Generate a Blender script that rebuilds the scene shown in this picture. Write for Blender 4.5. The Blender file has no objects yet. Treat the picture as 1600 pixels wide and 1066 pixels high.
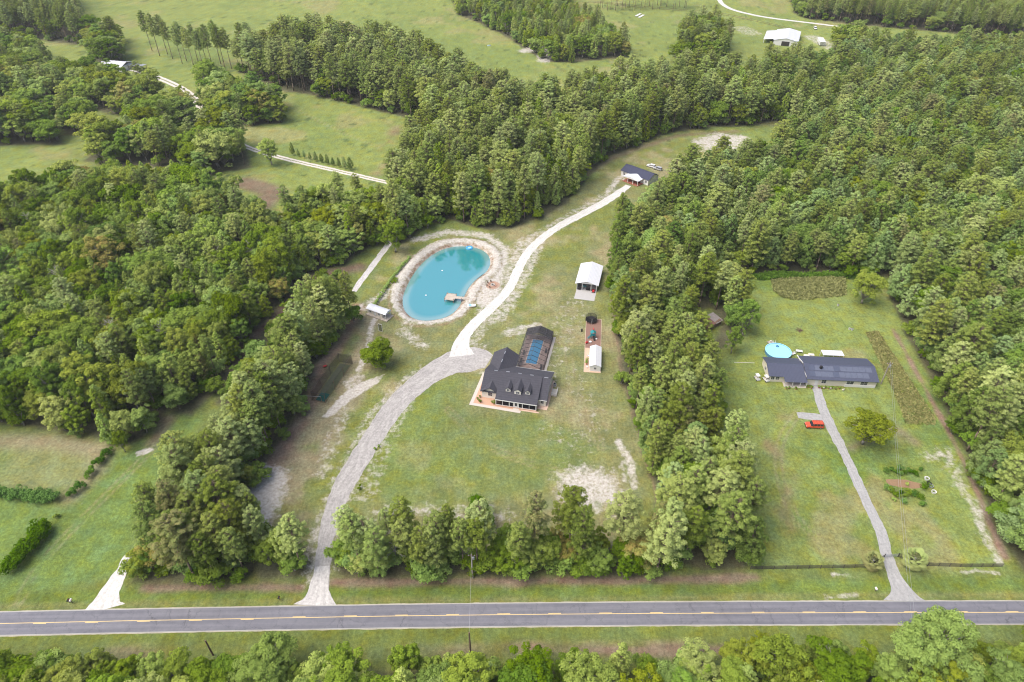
import bpy, math, random
import numpy as np
from mathutils import Vector, Matrix
# ------------------------------------------------------------ camera, sky, sun
scn = bpy.context.scene
CAM_H, TILT, FPX = 152.0, math.radians(38.0), 1067.0
cd = bpy.data.cameras.new('camera'); cam = bpy.data.objects.new('camera', cd); scn.collection.objects.link(cam)
cam.location = (0, 0, CAM_H); cam.rotation_euler = (math.radians(90) - TILT, 0, 0)
cd.sensor_width = 36.0; cd.lens = 36.0 * FPX / 1600.0; cd.clip_start = 1.0; cd.clip_end = 9000.0
scn.camera = cam
SUN_EL, SUN_AZ = math.radians(58), math.radians(-108)      # azimuth from +Y towards +X: the light comes from the left
w = bpy.data.worlds.new("World"); scn.world = w; w.use_nodes = True
sky = w.node_tree.nodes.new('ShaderNodeTexSky'); sky.sky_type = 'NISHITA'; sky.sun_disc = False
sky.sun_elevation = SUN_EL; sky.sun_rotation = SUN_AZ; sky.air_density = 1.0; sky.dust_density = 6.0; sky.ozone_density = 1.0
bg = w.node_tree.nodes['Background']; bg.inputs['Strength'].default_value = 0.15
w.node_tree.links.new(sky.outputs[0], bg.inputs[0])
sl = bpy.data.lights.new('sun', 'SUN'); sl.energy = 1.8; sl.angle = math.radians(60); sl.color = (1.0, 0.975, 0.94)
so = bpy.data.objects.new('sun', sl); scn.collection.objects.link(so)
sd = Vector((math.sin(SUN_AZ) * math.cos(SUN_EL), math.cos(SUN_AZ) * math.cos(SUN_EL), math.sin(SUN_EL)))
so.rotation_euler = sd.to_track_quat('Z', 'Y').to_euler()
scn.view_settings.view_transform = 'Standard'; scn.view_settings.look = 'None'
scn.cycles.pixel_filter_type = 'BLACKMAN_HARRIS'; scn.cycles.filter_width = 1.1
scn.view_settings.exposure = 0.64; scn.view_settings.gamma = 1.0
C = scn.collection
rng = np.random.default_rng(7); random.seed(7)

# ------------------------------------------------------------ helpers
CT, ST = math.cos(TILT), math.sin(TILT)
def G(px, py, z=0.0):            # survey helper: where the sight line through a point of the photo meets height z
    x = (px - 800) / FPX; y = -(py - 533) / FPX
    d = (x, CT + y * ST, -ST + y * CT); t = (CAM_H - z) / -d[2]
    return (d[0] * t, d[1] * t)
def pix(X, Y, Z):
    dz = Z - CAM_H; f = Y * CT - dz * ST; u = Y * ST + dz * CT
    return 800 + FPX * X / f, 533 - FPX * u / f
def gp(pts): return [G(*p) for p in pts]

def tag(o, label=None, cat=None, group=None, kind=None):
    if label: o['label'] = label
    if cat: o['category'] = cat
    if group: o['group'] = group
    if kind: o['kind'] = kind
    return o
def empty(name, loc=(0, 0, 0), rz=0.0, label=None, cat=None, group=None):
    o = bpy.data.objects.new(name, None); C.objects.link(o); o.location = loc; o.rotation_euler = (0, 0, rz)
    o.empty_display_size = 0.5
    return tag(o, label, cat, group)
def link(name, me, mat=None, parent=None):
    o = bpy.data.objects.new(name, me); C.objects.link(o)
    if mat is not None: me.materials.append(mat)
    if parent is not None: o.parent = parent
    return o
def np_mesh(name, V, F, smooth=False):          # V (n,3), F (m,k) int
    me = bpy.data.meshes.new(name); V = np.asarray(V, np.float32); F = np.asarray(F, np.int32)
    m, k = F.shape
    me.vertices.add(len(V)); me.vertices.foreach_set('co', V.ravel())
    me.loops.add(m * k); me.loops.foreach_set('vertex_index', F.ravel())
    me.polygons.add(m); me.polygons.foreach_set('loop_start', np.arange(0, m * k, k, dtype=np.int32))
    me.polygons.foreach_set('loop_total', np.full(m, k, np.int32))
    if smooth: me.polygons.foreach_set('use_smooth', np.ones(m, bool))
    me.update(calc_edges=True); me.validate()
    return me

class MB:                        # collects boxes, bars, prisms into one mesh
    def __init__(s): s.v = []; s.f = []
    def add(s, v, f):
        b = len(s.v); s.v += [tuple(p) for p in v]; s.f += [tuple(i + b for i in q) for q in f]; return s
    def box(s, x0, x1, y0, y1, z0, z1):
        return s.add([(x0, y0, z0), (x1, y0, z0), (x1, y1, z0), (x0, y1, z0), (x0, y0, z1), (x1, y0, z1), (x1, y1, z1), (x0, y1, z1)],
                     [(3, 2, 1, 0), (4, 5, 6, 7), (0, 1, 5, 4), (1, 2, 6, 5), (2, 3, 7, 6), (3, 0, 4, 7)])
    def bar(s, a, b, r, n=6, r2=None):
        a = Vector(a); b = Vector(b); d = (b - a)
        if d.length < 1e-6: return s
        d.normalize(); u = d.orthogonal().normalized(); w_ = d.cross(u); r2 = r if r2 is None else r2
        v = [a + (u * math.cos(t) + w_ * math.sin(t)) * r for t in [2 * math.pi * i / n for i in range(n)]]
        v += [b + (u * math.cos(t) + w_ * math.sin(t)) * r2 for t in [2 * math.pi * i / n for i in range(n)]]
        return s.add(v, [(i, (i + 1) % n, n + (i + 1) % n, n + i) for i in range(n)] + [tuple(range(n - 1, -1, -1)), tuple(range(n, 2 * n))])
    def path(s, pts, r, n=6):
        for a, b in zip(pts[:-1], pts[1:]): s.bar(a, b, r, n)
        return s
    def slab(s, pts, t):         # planar polygon (top face) thickened downwards by t along its normal
        p = [Vector(q) for q in pts]; n = (p[1] - p[0]).cross(p[2] - p[0]).normalized()
        if n.z < 0: p.reverse(); n = -n
        k = len(p); v = p + [q - n * t for q in p]
        return s.add(v, [tuple(range(k)), tuple(range(2 * k - 1, k - 1, -1))] + [(i, k + i, k + (i + 1) % k, (i + 1) % k) for i in range(k)])
    def prism(s, prof, y0, y1, axis='y'):   # prof = [(x, z)...] extruded along y (or x)
        k = len(prof)
        if axis == 'y': v = [(a, y0, b) for a, b in prof] + [(a, y1, b) for a, b in prof]
        else: v = [(y0, a, b) for a, b in prof] + [(y1, a, b) for a, b in prof]
        return s.add(v, [tuple(range(k)), tuple(range(2 * k - 1, k - 1, -1))] + [(i, k + i, k + (i + 1) % k, (i + 1) % k) for i in range(k)])
    def poly(s, pts, z0, z1):    # vertical extrusion of a ground polygon
        k = len(pts); v = [(x, y, z0) for x, y in pts] + [(x, y, z1) for x, y in pts]
        return s.add(v, [tuple(range(k - 1, -1, -1)), tuple(range(k, 2 * k))] + [(i, (i + 1) % k, k + (i + 1) % k, k + i) for i in range(k)])
    def lathe(s, prof, cx=0, cy=0, n=16, ring=False):      # ring: closed annulus instead of end caps
        v = []; f = []
        for r, z in prof: v += [(cx + r * math.cos(2 * math.pi * i / n), cy + r * math.sin(2 * math.pi * i / n), z) for i in range(n)]
        for j in range(len(prof) - 1):
            f += [(j * n + i, j * n + (i + 1) % n, (j + 1) * n + (i + 1) % n, (j + 1) * n + i) for i in range(n)]
        if ring: j = len(prof) - 1; f += [(j * n + i, j * n + (i + 1) % n, (i + 1) % n, i) for i in range(n)]
        else: f += [tuple(range(n - 1, -1, -1)), tuple(range((len(prof) - 1) * n, len(prof) * n))]
        return s.add(v, f)
    def build(s, name, mat, parent=None, bevel=0, smooth=False):
        import bmesh
        me = bpy.data.meshes.new(name); me.from_pydata(s.v, [], s.f); me.update()
        bm = bmesh.new(); bm.from_mesh(me); bmesh.ops.recalc_face_normals(bm, faces=bm.faces)
        if bevel: bmesh.ops.bevel(bm, geom=[e for e in bm.edges if e.calc_length() > bevel * 3], offset=bevel, segments=2, affect='EDGES')
        bm.to_mesh(me); bm.free()
        if smooth:
            for p in me.polygons: p.use_smooth = True
        return link(name, me, mat, parent)

# ------------------------------------------------------------ materials
def newmat(name):
    m = bpy.data.materials.new(name); m.use_nodes = True; nt = m.node_tree
    return m, nt, nt.nodes, nt.links, nt.nodes['Principled BSDF']
def plain(name, col, rough=0.7, var=0.15, scale=1.5, metal=0.0, coords='Object', streak=None, spec=0.3):
    m, nt, N, L, p = newmat(name)
    tc = N.new('ShaderNodeTexCoord'); mp = N.new('ShaderNodeMapping'); L.new(tc.outputs[coords], mp.inputs[0])
    if streak: mp.inputs['Scale'].default_value = streak
    nz = N.new('ShaderNodeTexNoise'); nz.inputs['Scale'].default_value = scale; nz.inputs['Detail'].default_value = 6; nz.inputs['Roughness'].default_value = 0.65
    L.new(mp.outputs[0], nz.inputs['Vector'])
    mx = N.new('ShaderNodeMix'); mx.data_type = 'RGBA'
    a = [c * (1 - var) for c in col]; b = [min(1, c * (1 + var)) for c in col]
    mx.inputs['A'].default_value = (*a, 1); mx.inputs['B'].default_value = (*b, 1)
    L.new(nz.outputs['Fac'], mx.inputs['Factor']); L.new(mx.outputs['Result'], p.inputs['Base Color'])
    p.inputs['Roughness'].default_value = rough; p.inputs['Metallic'].default_value = metal; p.inputs['Specular IOR Level'].default_value = spec
    return m
def striped(name, col, col2, period, axis=0, width=0.12, rough=0.6, metal=0.0, noise=0.1):   # seams every `period` metres in object space
    m, nt, N, L, p = newmat(name)
    tc = N.new('ShaderNodeTexCoord'); sx = N.new('ShaderNodeSeparateXYZ'); L.new(tc.outputs['Object'], sx.inputs[0])
    md = N.new('ShaderNodeMath'); md.operation = 'FRACT'; dv = N.new('ShaderNodeMath'); dv.operation = 'DIVIDE'; dv.inputs[1].default_value = period
    L.new(sx.outputs[axis], dv.inputs[0]); L.new(dv.outputs[0], md.inputs[0])
    lt = N.new('ShaderNodeMath'); lt.operation = 'LESS_THAN'; lt.inputs[1].default_value = width; L.new(md.outputs[0], lt.inputs[0])
    mx = N.new('ShaderNodeMix'); mx.data_type = 'RGBA'; mx.inputs['A'].default_value = (*col, 1); mx.inputs['B'].default_value = (*col2, 1)
    L.new(lt.outputs[0], mx.inputs['Factor'])
    nz = N.new('ShaderNodeTexNoise'); nz.inputs['Scale'].default_value = 1.2; nz.inputs['Detail'].default_value = 5; L.new(tc.outputs['Object'], nz.inputs['Vector'])
    hv = N.new('ShaderNodeHueSaturation'); mr = N.new('ShaderNodeMapRange'); mr.inputs['To Min'].default_value = 1 - noise * 2; mr.inputs['To Max'].default_value = 1 + noise * 2
    L.new(nz.outputs['Fac'], mr.inputs['Value']); L.new(mr.outputs[0], hv.inputs['Value']); L.new(mx.outputs['Result'], hv.inputs['Color'])
    L.new(hv.outputs[0], p.inputs['Base Color']); p.inputs['Roughness'].default_value = rough; p.inputs['Metallic'].default_value = metal
    return m

# ------------------------------------------------------------ numpy noise and polygon fields
def vnoise(X, Y, scale, seed, octs=3):
    out = np.zeros_like(X); amp = 1.0; tot = 0
    for o in range(octs):
        r = np.random.default_rng(seed * 17 + o); T = r.random((256, 256))
        x = X / scale * 2 ** o + 31.7 * o; y = Y / scale * 2 ** o + 11.3 * o
        xi = np.floor(x).astype(int); yi = np.floor(y).astype(int); fx = x - xi; fy = y - yi
        fx = fx * fx * (3 - 2 * fx); fy = fy * fy * (3 - 2 * fy)
        g = lambda a, b: T[a % 256, b % 256]
        v = (g(xi, yi) * (1 - fx) + g(xi + 1, yi) * fx) * (1 - fy) + (g(xi, yi + 1) * (1 - fx) + g(xi + 1, yi + 1) * fx) * fy
        out += v * amp; tot += amp; amp *= 0.55
    return out / tot
def seg_dist(X, Y, poly, closed=True):
    d = np.full(X.shape, 1e9); n = len(poly)
    for i in range(n if closed else n - 1):
        ax, ay = poly[i]; bx, by = poly[(i + 1) % n]; dx, dy = bx - ax, by - ay; L2 = dx * dx + dy * dy + 1e-9
        t = np.clip(((X - ax) * dx + (Y - ay) * dy) / L2, 0, 1)
        d = np.minimum(d, np.hypot(X - ax - t * dx, Y - ay - t * dy))
    return d
def inside(X, Y, poly):
    c = np.zeros(X.shape, bool); n = len(poly)
    for i in range(n):
        ax, ay = poly[i]; bx, by = poly[(i + 1) % n]
        k = ((ay > Y) != (by > Y))
        with np.errstate(divide='ignore', invalid='ignore'): xx = (bx - ax) * (Y - ay) / (by - ay) + ax
        c ^= k & (X < xx)
    return c
def sdist(X, Y, poly): d = seg_dist(X, Y, poly); return np.where(inside(X, Y, poly), d, -d)   # + inside
def sm(x, a, b): t = np.clip((x - a) / (b - a), 0, 1); return t * t * (3 - 2 * t)
# ------------------------------------------------------------ survey of the ground (photo points, optional height of the sight line's target)
POND = [(668,496),(648,492),(636,480),(634,462),(643,440),(655,420),(672,402),(693,389),(716,384),(740,386),(757,394),(762,408),(755,422),(740,432),(728,444),(720,460),(712,476),(697,490)]
FOREST = dict(
  belt_north=[(372,112),(442,142),(490,150),(555,164),(632,184),(700,235),(780,230),(800,140,20),(735,118,20),(700,85,20),(650,62,22),(600,50,22),(540,40,22),(470,35,22),(375,62,22)],
  belt_mid=[(640,190,18),(612,262,18),(612,388),(640,380),(668,352),(700,345),(760,360),(800,358),(850,338),(885,318),(905,290),(930,268),(945,248),(985,232),(1045,208),(1100,200),(1180,196),(1230,187),(1240,100,20),(1150,92,20),(1080,82,20),(1010,98,20),(900,112,20),(860,132,20),(760,118,20),(700,110,20)],
  left_wood=[(-60,678),(0,662),(60,670),(130,679),(196,698),(228,684),(243,660),(262,645),(300,650),(345,600),(372,560),(398,515),(435,482),(470,440),(440,400),(470,340),(440,335,14),(372,290,14),(310,262,14),(260,252,14),(200,250,14),(130,250,14),(60,262,14),(0,284,14),(-60,286,14)],
  corridor_scrub=[(335,632),(352,606),(378,570),(400,530),(430,505),(455,490),(500,440),(545,425),(520,455),(470,505),(430,560),(395,600),(362,635)],
  left_wood_east=[(465,440),(500,425),(540,415),(560,400),(592,378),(612,388),(640,330),(620,296,12),(540,280,14),(480,275,16),(440,300,16),(440,360,8)],
  top_mid=[(700,-30),(712,22),(760,42),(795,60),(820,78),(850,97),(905,97),(960,92),(1000,84),(985,60,14),(940,20,14),(900,5,14),(880,-30)],
  top_left=[(-60,55),(0,64),(60,62),(130,72),(140,52),(120,20,15),(100,-60),(-60,-60)],
  top_right=[(1240,20),(1262,30),(1330,38),(1420,46),(1700,70),(1700,-60),(1230,-60)],
  big_east=[(957,440),(954,400),(962,362),(1000,335),(1040,320),(1070,285),(1115,272),(1170,262),(1218,235),(1242,187),(1190,95,12),(1240,84,12),(1300,82,12),(1330,66,12),(1420,62,12),(1740,70,12),(1740,700),(1700,960),(1640,925),(1600,893),(1570,850),(1530,760),(1490,670),(1462,610),(1435,560),(1405,500),(1388,450),(1392,435),(1320,430),(1200,426),(1150,430),(1060,440)],
  east_strip=[(957,440),(962,500),(967,560),(980,620),(998,680),(1015,740),(1032,800),(1040,880),(1100,893),(1170,890),(1172,850),(1160,790),(1140,730),(1122,680),(1112,620),(1105,580),(1080,540),(1072,500),(1075,470),(1090,440),(1060,438)],
  ruin_grove=[(1090,440),(1150,430),(1160,460),(1175,500),(1165,525),(1135,540),(1100,560),(1125,505),(1112,480),(1080,485),(1075,470)],
  west_strip=[(195,915),(330,912),(395,905),(420,850),(385,805),(402,765),(404,740),(422,705),(448,672),(470,640),(480,610),(499,562),(536,522),(556,492),(562,478),(530,470,10),(505,462,13),(465,490,13),(430,550,13),(390,600,13),(340,650,13),(292,700,13),(235,765,13),(190,840,13)],
  road_strip_west=[(395,905),(488,903),(492,880),(488,850),(420,850)],
  road_strip=[(526,903),(650,904),(760,902),(870,896),(1000,900),(1045,898),(1040,850),(900,852),(760,862),(640,862),(540,862),(524,880)],
  far_clump=[(1056,100),(1062,62),(1098,48),(1130,62),(1138,100)], lane_trees=[(1298,60),(1345,58),(1356,74),(1308,78)], nw_j=[(140,64),(186,62),(194,100),(150,104)],
  nw_k=[(248,180),(300,178),(312,222),(262,228)], nw_l=[(0,78),(60,84),(70,100),(0,96)], nw_m=[(318,140),(345,132),(352,150),(322,158)],
  nw_a=[(-60,95),(60,98),(105,130),(115,165),(-60,170)], nw_b=[(80,128),(150,134),(235,150),(262,175),(200,182),(125,170)], nw_c=[(-60,190),(88,190),(96,226),(-60,230)],
  nw_d=[(150,232),(215,225),(290,238),(300,262),(200,262),(130,252)], nw_e=[(318,168),(340,200),(440,192),(438,168),(350,155)], nw_f=[(285,240),(330,225),(385,228),(395,262),(310,275)], nw_g=[(95,185),(145,185),(148,212),(98,212)], nw_h=[(205,190),(262,190),(275,225),(215,225)],
  south_wood=[(-40,1080),(40,1062),(120,1052),(200,1056),(330,1050),(420,1048),(500,1052),(640,1046),(760,1050),(900,1052),(1000,1050),(1110,1050),(1200,1030),(1320,1034),(1420,1030),(1500,1038),(1560,1026),(1700,1026),(1750,1400),(1500,1400),(-100,1400)],
)
FW = {k: gp(v) for k, v in FOREST.items()}
ponW = gp([(x, y) for x, y in POND])
def smooth_poly(p, n=3, closed=True):
    for _ in range(n):
        q = []
        m = len(p)
        for i in range(m if closed else m - 1):
            a, b = p[i], p[(i + 1) % m]
            q += [(a[0] * .75 + b[0] * .25, a[1] * .75 + b[1] * .25), (a[0] * .25 + b[0] * .75, a[1] * .25 + b[1] * .75)]
        if not closed: q = [p[0]] + q + [p[-1]]
        p = q
    return p
ponW = smooth_poly(ponW, 2)
WATER_Z = -0.9
# ------------------------------------------------------------ ground sheet
def axis_coords(a, b, step, far_lo, far_hi, g=1.09, lo_fine=True):
    xs = list(np.arange(a, b + 1e-6, step)); s = step; x = xs[-1]
    while x < far_hi: s *= (1.012 if x < 780 else g); x += s; xs.append(x)
    s = step; x = a; lo = []
    while x > far_lo: s *= (1.012 if x > -560 and lo_fine else g); x -= s; lo.append(x)
    return np.array(lo[::-1] + xs)
xs = axis_coords(-150, 160, 0.8, -5200, 5200, 1.06); ys = axis_coords(60, 262, 0.8, -800, 7000, 1.06, False)
# keep steps moderate to 800 m
X, Y = np.meshgrid(xs, ys)
Z = np.zeros_like(X)
dp = sdist(X, Y, ponW)
Z += np.where(dp > -3.2, -(sm(dp, -3.2, 1.5)) * 3.0, 0) + 0.55 * np.exp(-((dp + 5.0) / 1.8) ** 2)
# shallow ditches beside the road
yr = lambda X: 88.4 + 0 * X
n1 = vnoise(X, Y, 40, 1, 4); n2 = vnoise(X, Y, 9, 2, 4); n3 = vnoise(X, Y, 120, 3, 3); n4 = vnoise(X, Y, 3, 4, 3)
def mixc(c, col, f): return c * (1 - f[..., None]) + np.array(col) * f[..., None]
ns = lambda a, b: sm(n2, a, b)
col = np.zeros(X.shape + (3,)); col[:] = (0.13, 0.165, 0.04)
# far pasture: yellow-green
col = mixc(col, (0.190, 0.235, 0.055), sm(Y, 255, 300)); col = mixc(col, (0.140, 0.188, 0.045), 0.8 * sm(n1, .48, .62) * sm(Y, 250, 300))
fb = vnoise(X, Y, 26, 33, 4); col = mixc(col, (0.26, 0.235, 0.10), sm(Y, 250, 300) * sm(fb, .56, .7) * .55); fc = vnoise(X, Y, 6, 34, 3); col = mixc(col, (0.075, 0.11, 0.03), sm(Y, 250, 300) * sm(fc, .72, .8) * .8)
# our lot
LOT = gp([(395,905),(1045,905),(1030,800),(960,440),(960,380),(1000,320),(1100,230),(1180,200),(1000,230),(900,300),(840,345),(620,380),(560,470),(480,600),(400,740)])
d = sdist(X, Y, LOT) + (n2 - .5) * 6
lot = sm(d, -2, 2)
col = mixc(col, (0.170, 0.184, 0.070), lot); col = mixc(col, (0.145, 0.172, 0.040), lot * sm(n1, .42, .6)); col = mixc(col, (0.28, 0.245, 0.13), lot * sm(vnoise(X, Y, 14, 9, 4), .53, .72) * .7)
FRONT = gp([(600,700),(640,610),(720,590),(740,640),(870,650),(960,700),(900,760),(700,800),(600,800)])
col = mixc(col, (0.124, 0.176, 0.042), sm(sdist(X, Y, FRONT) + (n1 - .5) * 12, -3, 4) * .6)
LB = gp([(375,860),(385,770),(440,680),(490,620),(545,560),(575,480),(602,500),(592,575),(530,680),(480,800),(440,860)])
col = mixc(col, (.26, .215, .15), sm(sdist(X, Y, LB) + (n2 - .5) * 14, -2, 5) * (.2 + .45 * sm(n2, .42, .6)))
# neighbour lots
EAST = gp([(1175,893),(1570,885),(1530,760),(1490,670),(1405,500),(1385,436),(1150,432),(1190,520),(1125,600),(1150,720)])
d = sdist(X, Y, EAST) + (n2 - .5) * 5; e = sm(d, -2, 2)
col = mixc(col, (0.118, 0.180, 0.036), e); col = mixc(col, (0.165, 0.208, 0.050), e * sm(n1, .5, .66)); col = mixc(col, (0.25, 0.21, 0.105), e * sm(vnoise(X, Y, 17, 19, 4), .6, .75) * .5)
WEST = gp([(-60,960),(190,900),(240,760),(320,650),(240,640),(200,708),(-60,672)])
d = sdist(X, Y, WEST) + (n2 - .5) * 4; e = sm(d, -2, 2)
col = mixc(col, (0.118, 0.180, 0.040), e)
WFIELD = gp([(-60,670),(170,690),(165,712),(100,770),(-60,770)])
col = mixc(col, (0.20, 0.195, 0.09), sm(sdist(X, Y, WFIELD) + (n2 - .5) * 5, -1, 3) * (.22 + .4 * sm(n1, .4, .6)))
col = mixc(col, (0.23, 0.19, 0.12), .7 * sm(6 - seg_dist(X, Y, gp([(0, 690), (90, 690), (160, 705), (150, 735), (110, 775)]), False), 0, 6))
# mown verges
def band(pts, w_, soft=2.0): return sm(w_ - seg_dist(X, Y, gp(pts), False) + (n2 - .5) * 2.5, 0, soft)
col = mixc(col, (0.115, 0.165, 0.03), band([(-100,935),(800,925),(1350,915),(1700,915)], 3.0))
col = mixc(col, (0.19, 0.19, 0.07), band([(-100,950),(500,938),(800,938),(1350,930),(1700,930)], 1.5) * .7)
col = mixc(col, (0.20, 0.145, 0.10), band([(225,918),(470,918)], 2.0)); col = mixc(col, (0.20, 0.145, 0.10), band([(520,910),(800,908),(1100,905),(1180,902)], 2.2))
col = mixc(col, (0.25, 0.21, 0.12), band([(-100,1012),(400,1006),(1100,1002)], 1.2) * .6 * sm(n1, .4, .6))
col = mixc(col, (0.20, 0.15, 0.10), band([(160,1024),(500,1018),(760,1016),(1150,1016)], 2.2) * sm(n1, .35, .55))
col = mixc(col, (0.12, 0.155, 0.03), band([(-100,1000),(800,990),(1700,985)], 2.2) * .7)
# bare brown edges under the trees, pine straw
brown = (0.21, 0.145, 0.105)
col = mixc(col, brown, band([(955,440),(962,500),(968,560),(985,625),(1003,690),(1022,760),(1030,790)], 1.5, 1.6))
col = mixc(col, brown, .85 * band([(405,770),(425,720),(460,670),(485,625),(505,570),(540,525),(560,480)], 4.5, 4))
col = mixc(col, (0.23, 0.17, 0.13), .8 * band([(440,640),(470,600),(500,565)], 5, 4))
col = mixc(col, brown, band([(1395,515),(1420,560),(1450,615),(1480,670),(1510,730),(1540,800),(1570,870)], 1.5, 1.5))
col = mixc(col, (0.19, 0.145, 0.09), .8 * band([(930,262),(960,245),(1010,228),(1060,212),(1150,205)], 4, 4))
col = mixc(col, (0.24, 0.18, 0.10), .75 * band([(590,270),(612,250),(600,230),(620,200)], 7, 8) * sm(n2, .3, .6))
col = mixc(col, (0.2, 0.15, 0.1), .8 * band([(230,660),(262,655),(240,690)], 4, 4))
col = mixc(col, (0.15, 0.105, 0.075), .9 * band([(350,590),(380,540),(430,500),(480,432),(560,418)], 6, 5))
col = mixc(col, (0.17, 0.12, 0.085), .9 * band([(380,285),(430,300),(410,320)], 9, 6))
col = mixc(col, (0.22, 0.17, 0.11), .8 * band([(1330,700),(1400,670),(1430,690)], 3, 4)); col = mixc(col, (0.22, 0.17, 0.09), .8 * band([(1195,690),(1240,740),(1220,800),(1235,830)], 4, 5) * sm(n2, .35, .6))
# worn wheel tracks across the grass: pairs of thinner, paler strips
for tr in ([(545,760),(575,705),(600,650),(640,600)], [(700,640),(760,700),(860,735),(900,740)], [(940,700),(900,620),(885,540),(880,480)], [(930,72),(975,48),(1030,30),(1080,22)], [(1250,640),(1210,700),(1230,800),(1300,860)], [(800,60),(760,30),(690,10)], [(460,170),(520,200),(600,235)], [(30,940),(60,880),(180,760),(240,700)]):
    W_ = smooth_poly([(x_, y_) for x_, y_ in gp(tr)], 2, False)
    d_ = seg_dist(X, Y, W_, False); col = mixc(col, (0.26, 0.23, 0.13), np.exp(-((d_ - .95) / .38) ** 2) * .5 * sm(n2, .25, .55))
# forest floor
for k, poly in FW.items():
    d = sdist(X, Y, poly) + (n2 - .5) * 4
    col = mixc(col, (0.10, 0.10, 0.052), sm(d, -1.0, 1.5))
col *= (1 + (n4 - .5) * .5)[..., None]; col *= (1 + (n1 - .5) * .35)[..., None]
# bare sand
sand = np.zeros_like(X)
def sandp(pts, amt=1.0, soft=4, closed=True, w_=2.0):
    global sand
    W_ = gp(pts)
    d = sdist(X, Y, W_) if closed else w_ - seg_dist(X, Y, W_, False)
    sand = np.maximum(sand, amt * sm(d, -soft * .5, soft * .5))
sand = np.maximum(sand, 1.0 * sm(-dp, -1, 0.5) * sm(8.5 + 3 * (n1 - .5) * 2 + dp, 0, 3.5))
sandp([(380,815),(385,765),(415,725),(452,735),(445,775),(425,815),(405,850)], 1.0, 6)
sandp([(865,735),(905,725),(960,735),(985,780),(960,800),(900,800),(870,780)], .8, 11)
sandp([(500,655),(530,620),(555,600),(600,585),(590,600),(550,625),(520,650)], .95, 2); sandp([(540,640),(520,690),(505,740)], .45, 5, False, 3)
sandp([(560,580),(575,545),(580,510),(590,490)], .75, 2, False, 1.3); sandp([(545,600),(560,590)], .6, 3, False, 2.5)
sandp([(640,610),(600,690),(570,770)], .42, 4, False, 4); sandp([(590,803),(660,798),(750,800),(790,806)], .48, 6, False, 3)
sandp([(965,690),(985,720),(990,760)], .8, 2.5, False, 1.4); sandp([(972,720),(976,750)], .6, 2.5, False, 1)
sandp([(1450,715),(1480,705),(1500,760),(1530,800)], .58, 5, False, 2.2); sandp([(1500,760),(1520,790),(1545,850),(1560,880)], .62, 3, False, 1.6)
sandp([(1088,216),(1118,206),(1150,210),(1172,220),(1150,236),(1120,232),(1098,240)], .8, 12); sandp([(1090,222),(1160,215)], .8, 5, False, 4)
sandp([(950,300),(965,280),(985,270)], .7, 3, False, 2); sandp([(860,540),(890,490)], .0, 3, False, 2)
sandp([(795,520),(840,510)], .62, 4, False, 3); sandp([(770,490),(800,440),(830,380)], .6, 5, False, 7)
sandp([(745,440),(760,470),(770,430),(780,400)], .85, 5, False, 5); sandp([(650,375),(700,362),(760,368),(790,390)], .75, 5, False, 3)
sandp([(640,500),(630,520),(660,540)], .55, 4, False, 3); sandp([(570,480),(610,455)], .6, 3, False, 3); sandp([(850,590),(900,470)], .33, 6, False, 6)
sandp([(820,80),(850,70),(850,95)], .8, 8, False, 6); sandp([(1270,58),(1300,75)], .6, 6, False, 8); sandp([(1160,45),(1175,52)], .5, 8, False, 10)
sandp([(770,600),(740,560),(720,545),(760,540)], .5, 5, False, 2); sandp([(220,708),(232,704)], .8, 2, False, 1.5)
sandp([(1290,935),(1340,930)], .6, 1.5, False, .8); sandp([(1300,898),(1345,900)], .55, 1.5, False, .8); sandp([(1500,892),(1560,895)], .6, 1.5, False, .8)
sandp([(900,590),(930,660),(900,700),(860,670)], .3, 10, False, 6)
# wear along the drives
for pts, w_ in (([(497,900),(500,850),(540,750),(590,650),(650,590),(720,560),(790,430),(840,370),(960,300)], 4.5),):
    sandp(pts, .52, 4, False, w_)
ring_ = np.exp(-((dp + 2.2) / 1.1) ** 2) + .6 * np.exp(-((dp + 6.6) / .5) ** 2); sand *= 1 - .55 * np.clip(ring_, 0, 1); col = mixc(col, (.24, .17, .11), np.clip(ring_ * 1.2, 0, 1) * (dp > -9))
V = np.stack([X, Y, Z], -1).reshape(-1, 3); nx = len(xs); ny = len(ys)
idx = np.arange(nx * ny).reshape(ny, nx); F_ = np.stack([idx[:-1, :-1], idx[:-1, 1:], idx[1:, 1:], idx[1:, :-1]], -1).reshape(-1, 4)
me = np_mesh('ground', V, F_, True)
ca = me.color_attributes.new('soil', 'FLOAT_COLOR', 'POINT')
ca.data.foreach_set('color', np.concatenate([np.clip(col, 0, 1), sand[..., None]], -1).astype(np.float32).ravel())
m, nt, N, L, p = newmat('grass_and_soil')
at = N.new('ShaderNodeAttribute'); at.attribute_name = 'soil'
tc = N.new('ShaderNodeTexCoord')
def nz(scale, det=5, rough=.6, vec=None):
    n = N.new('ShaderNodeTexNoise'); n.inputs['Scale'].default_value = scale; n.inputs['Detail'].default_value = det; n.inputs['Roughness'].default_value = rough
    L.new(vec or tc.outputs['Object'], n.inputs['Vector']); return n
def rng_(v, a, b, c, d_):
    r = N.new('ShaderNodeMapRange'); r.inputs['From Min'].default_value = a; r.inputs['From Max'].default_value = b; r.inputs['To Min'].default_value = c; r.inputs['To Max'].default_value = d_
    L.new(v, r.inputs['Value']); return r.outputs[0]
g1 = nz(1.1, 8, .7); g2 = nz(0.22, 6, .65); g3 = nz(3.5, 4, .7)
mpg = N.new('ShaderNodeMapping'); mpg.inputs['Rotation'].default_value = (0, 0, .35); mpg.inputs['Scale'].default_value = (1.0, .12, 1); L.new(tc.outputs['Object'], mpg.inputs[0])
g4 = nz(1.2, 5, .7, mpg.outputs[0])
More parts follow.
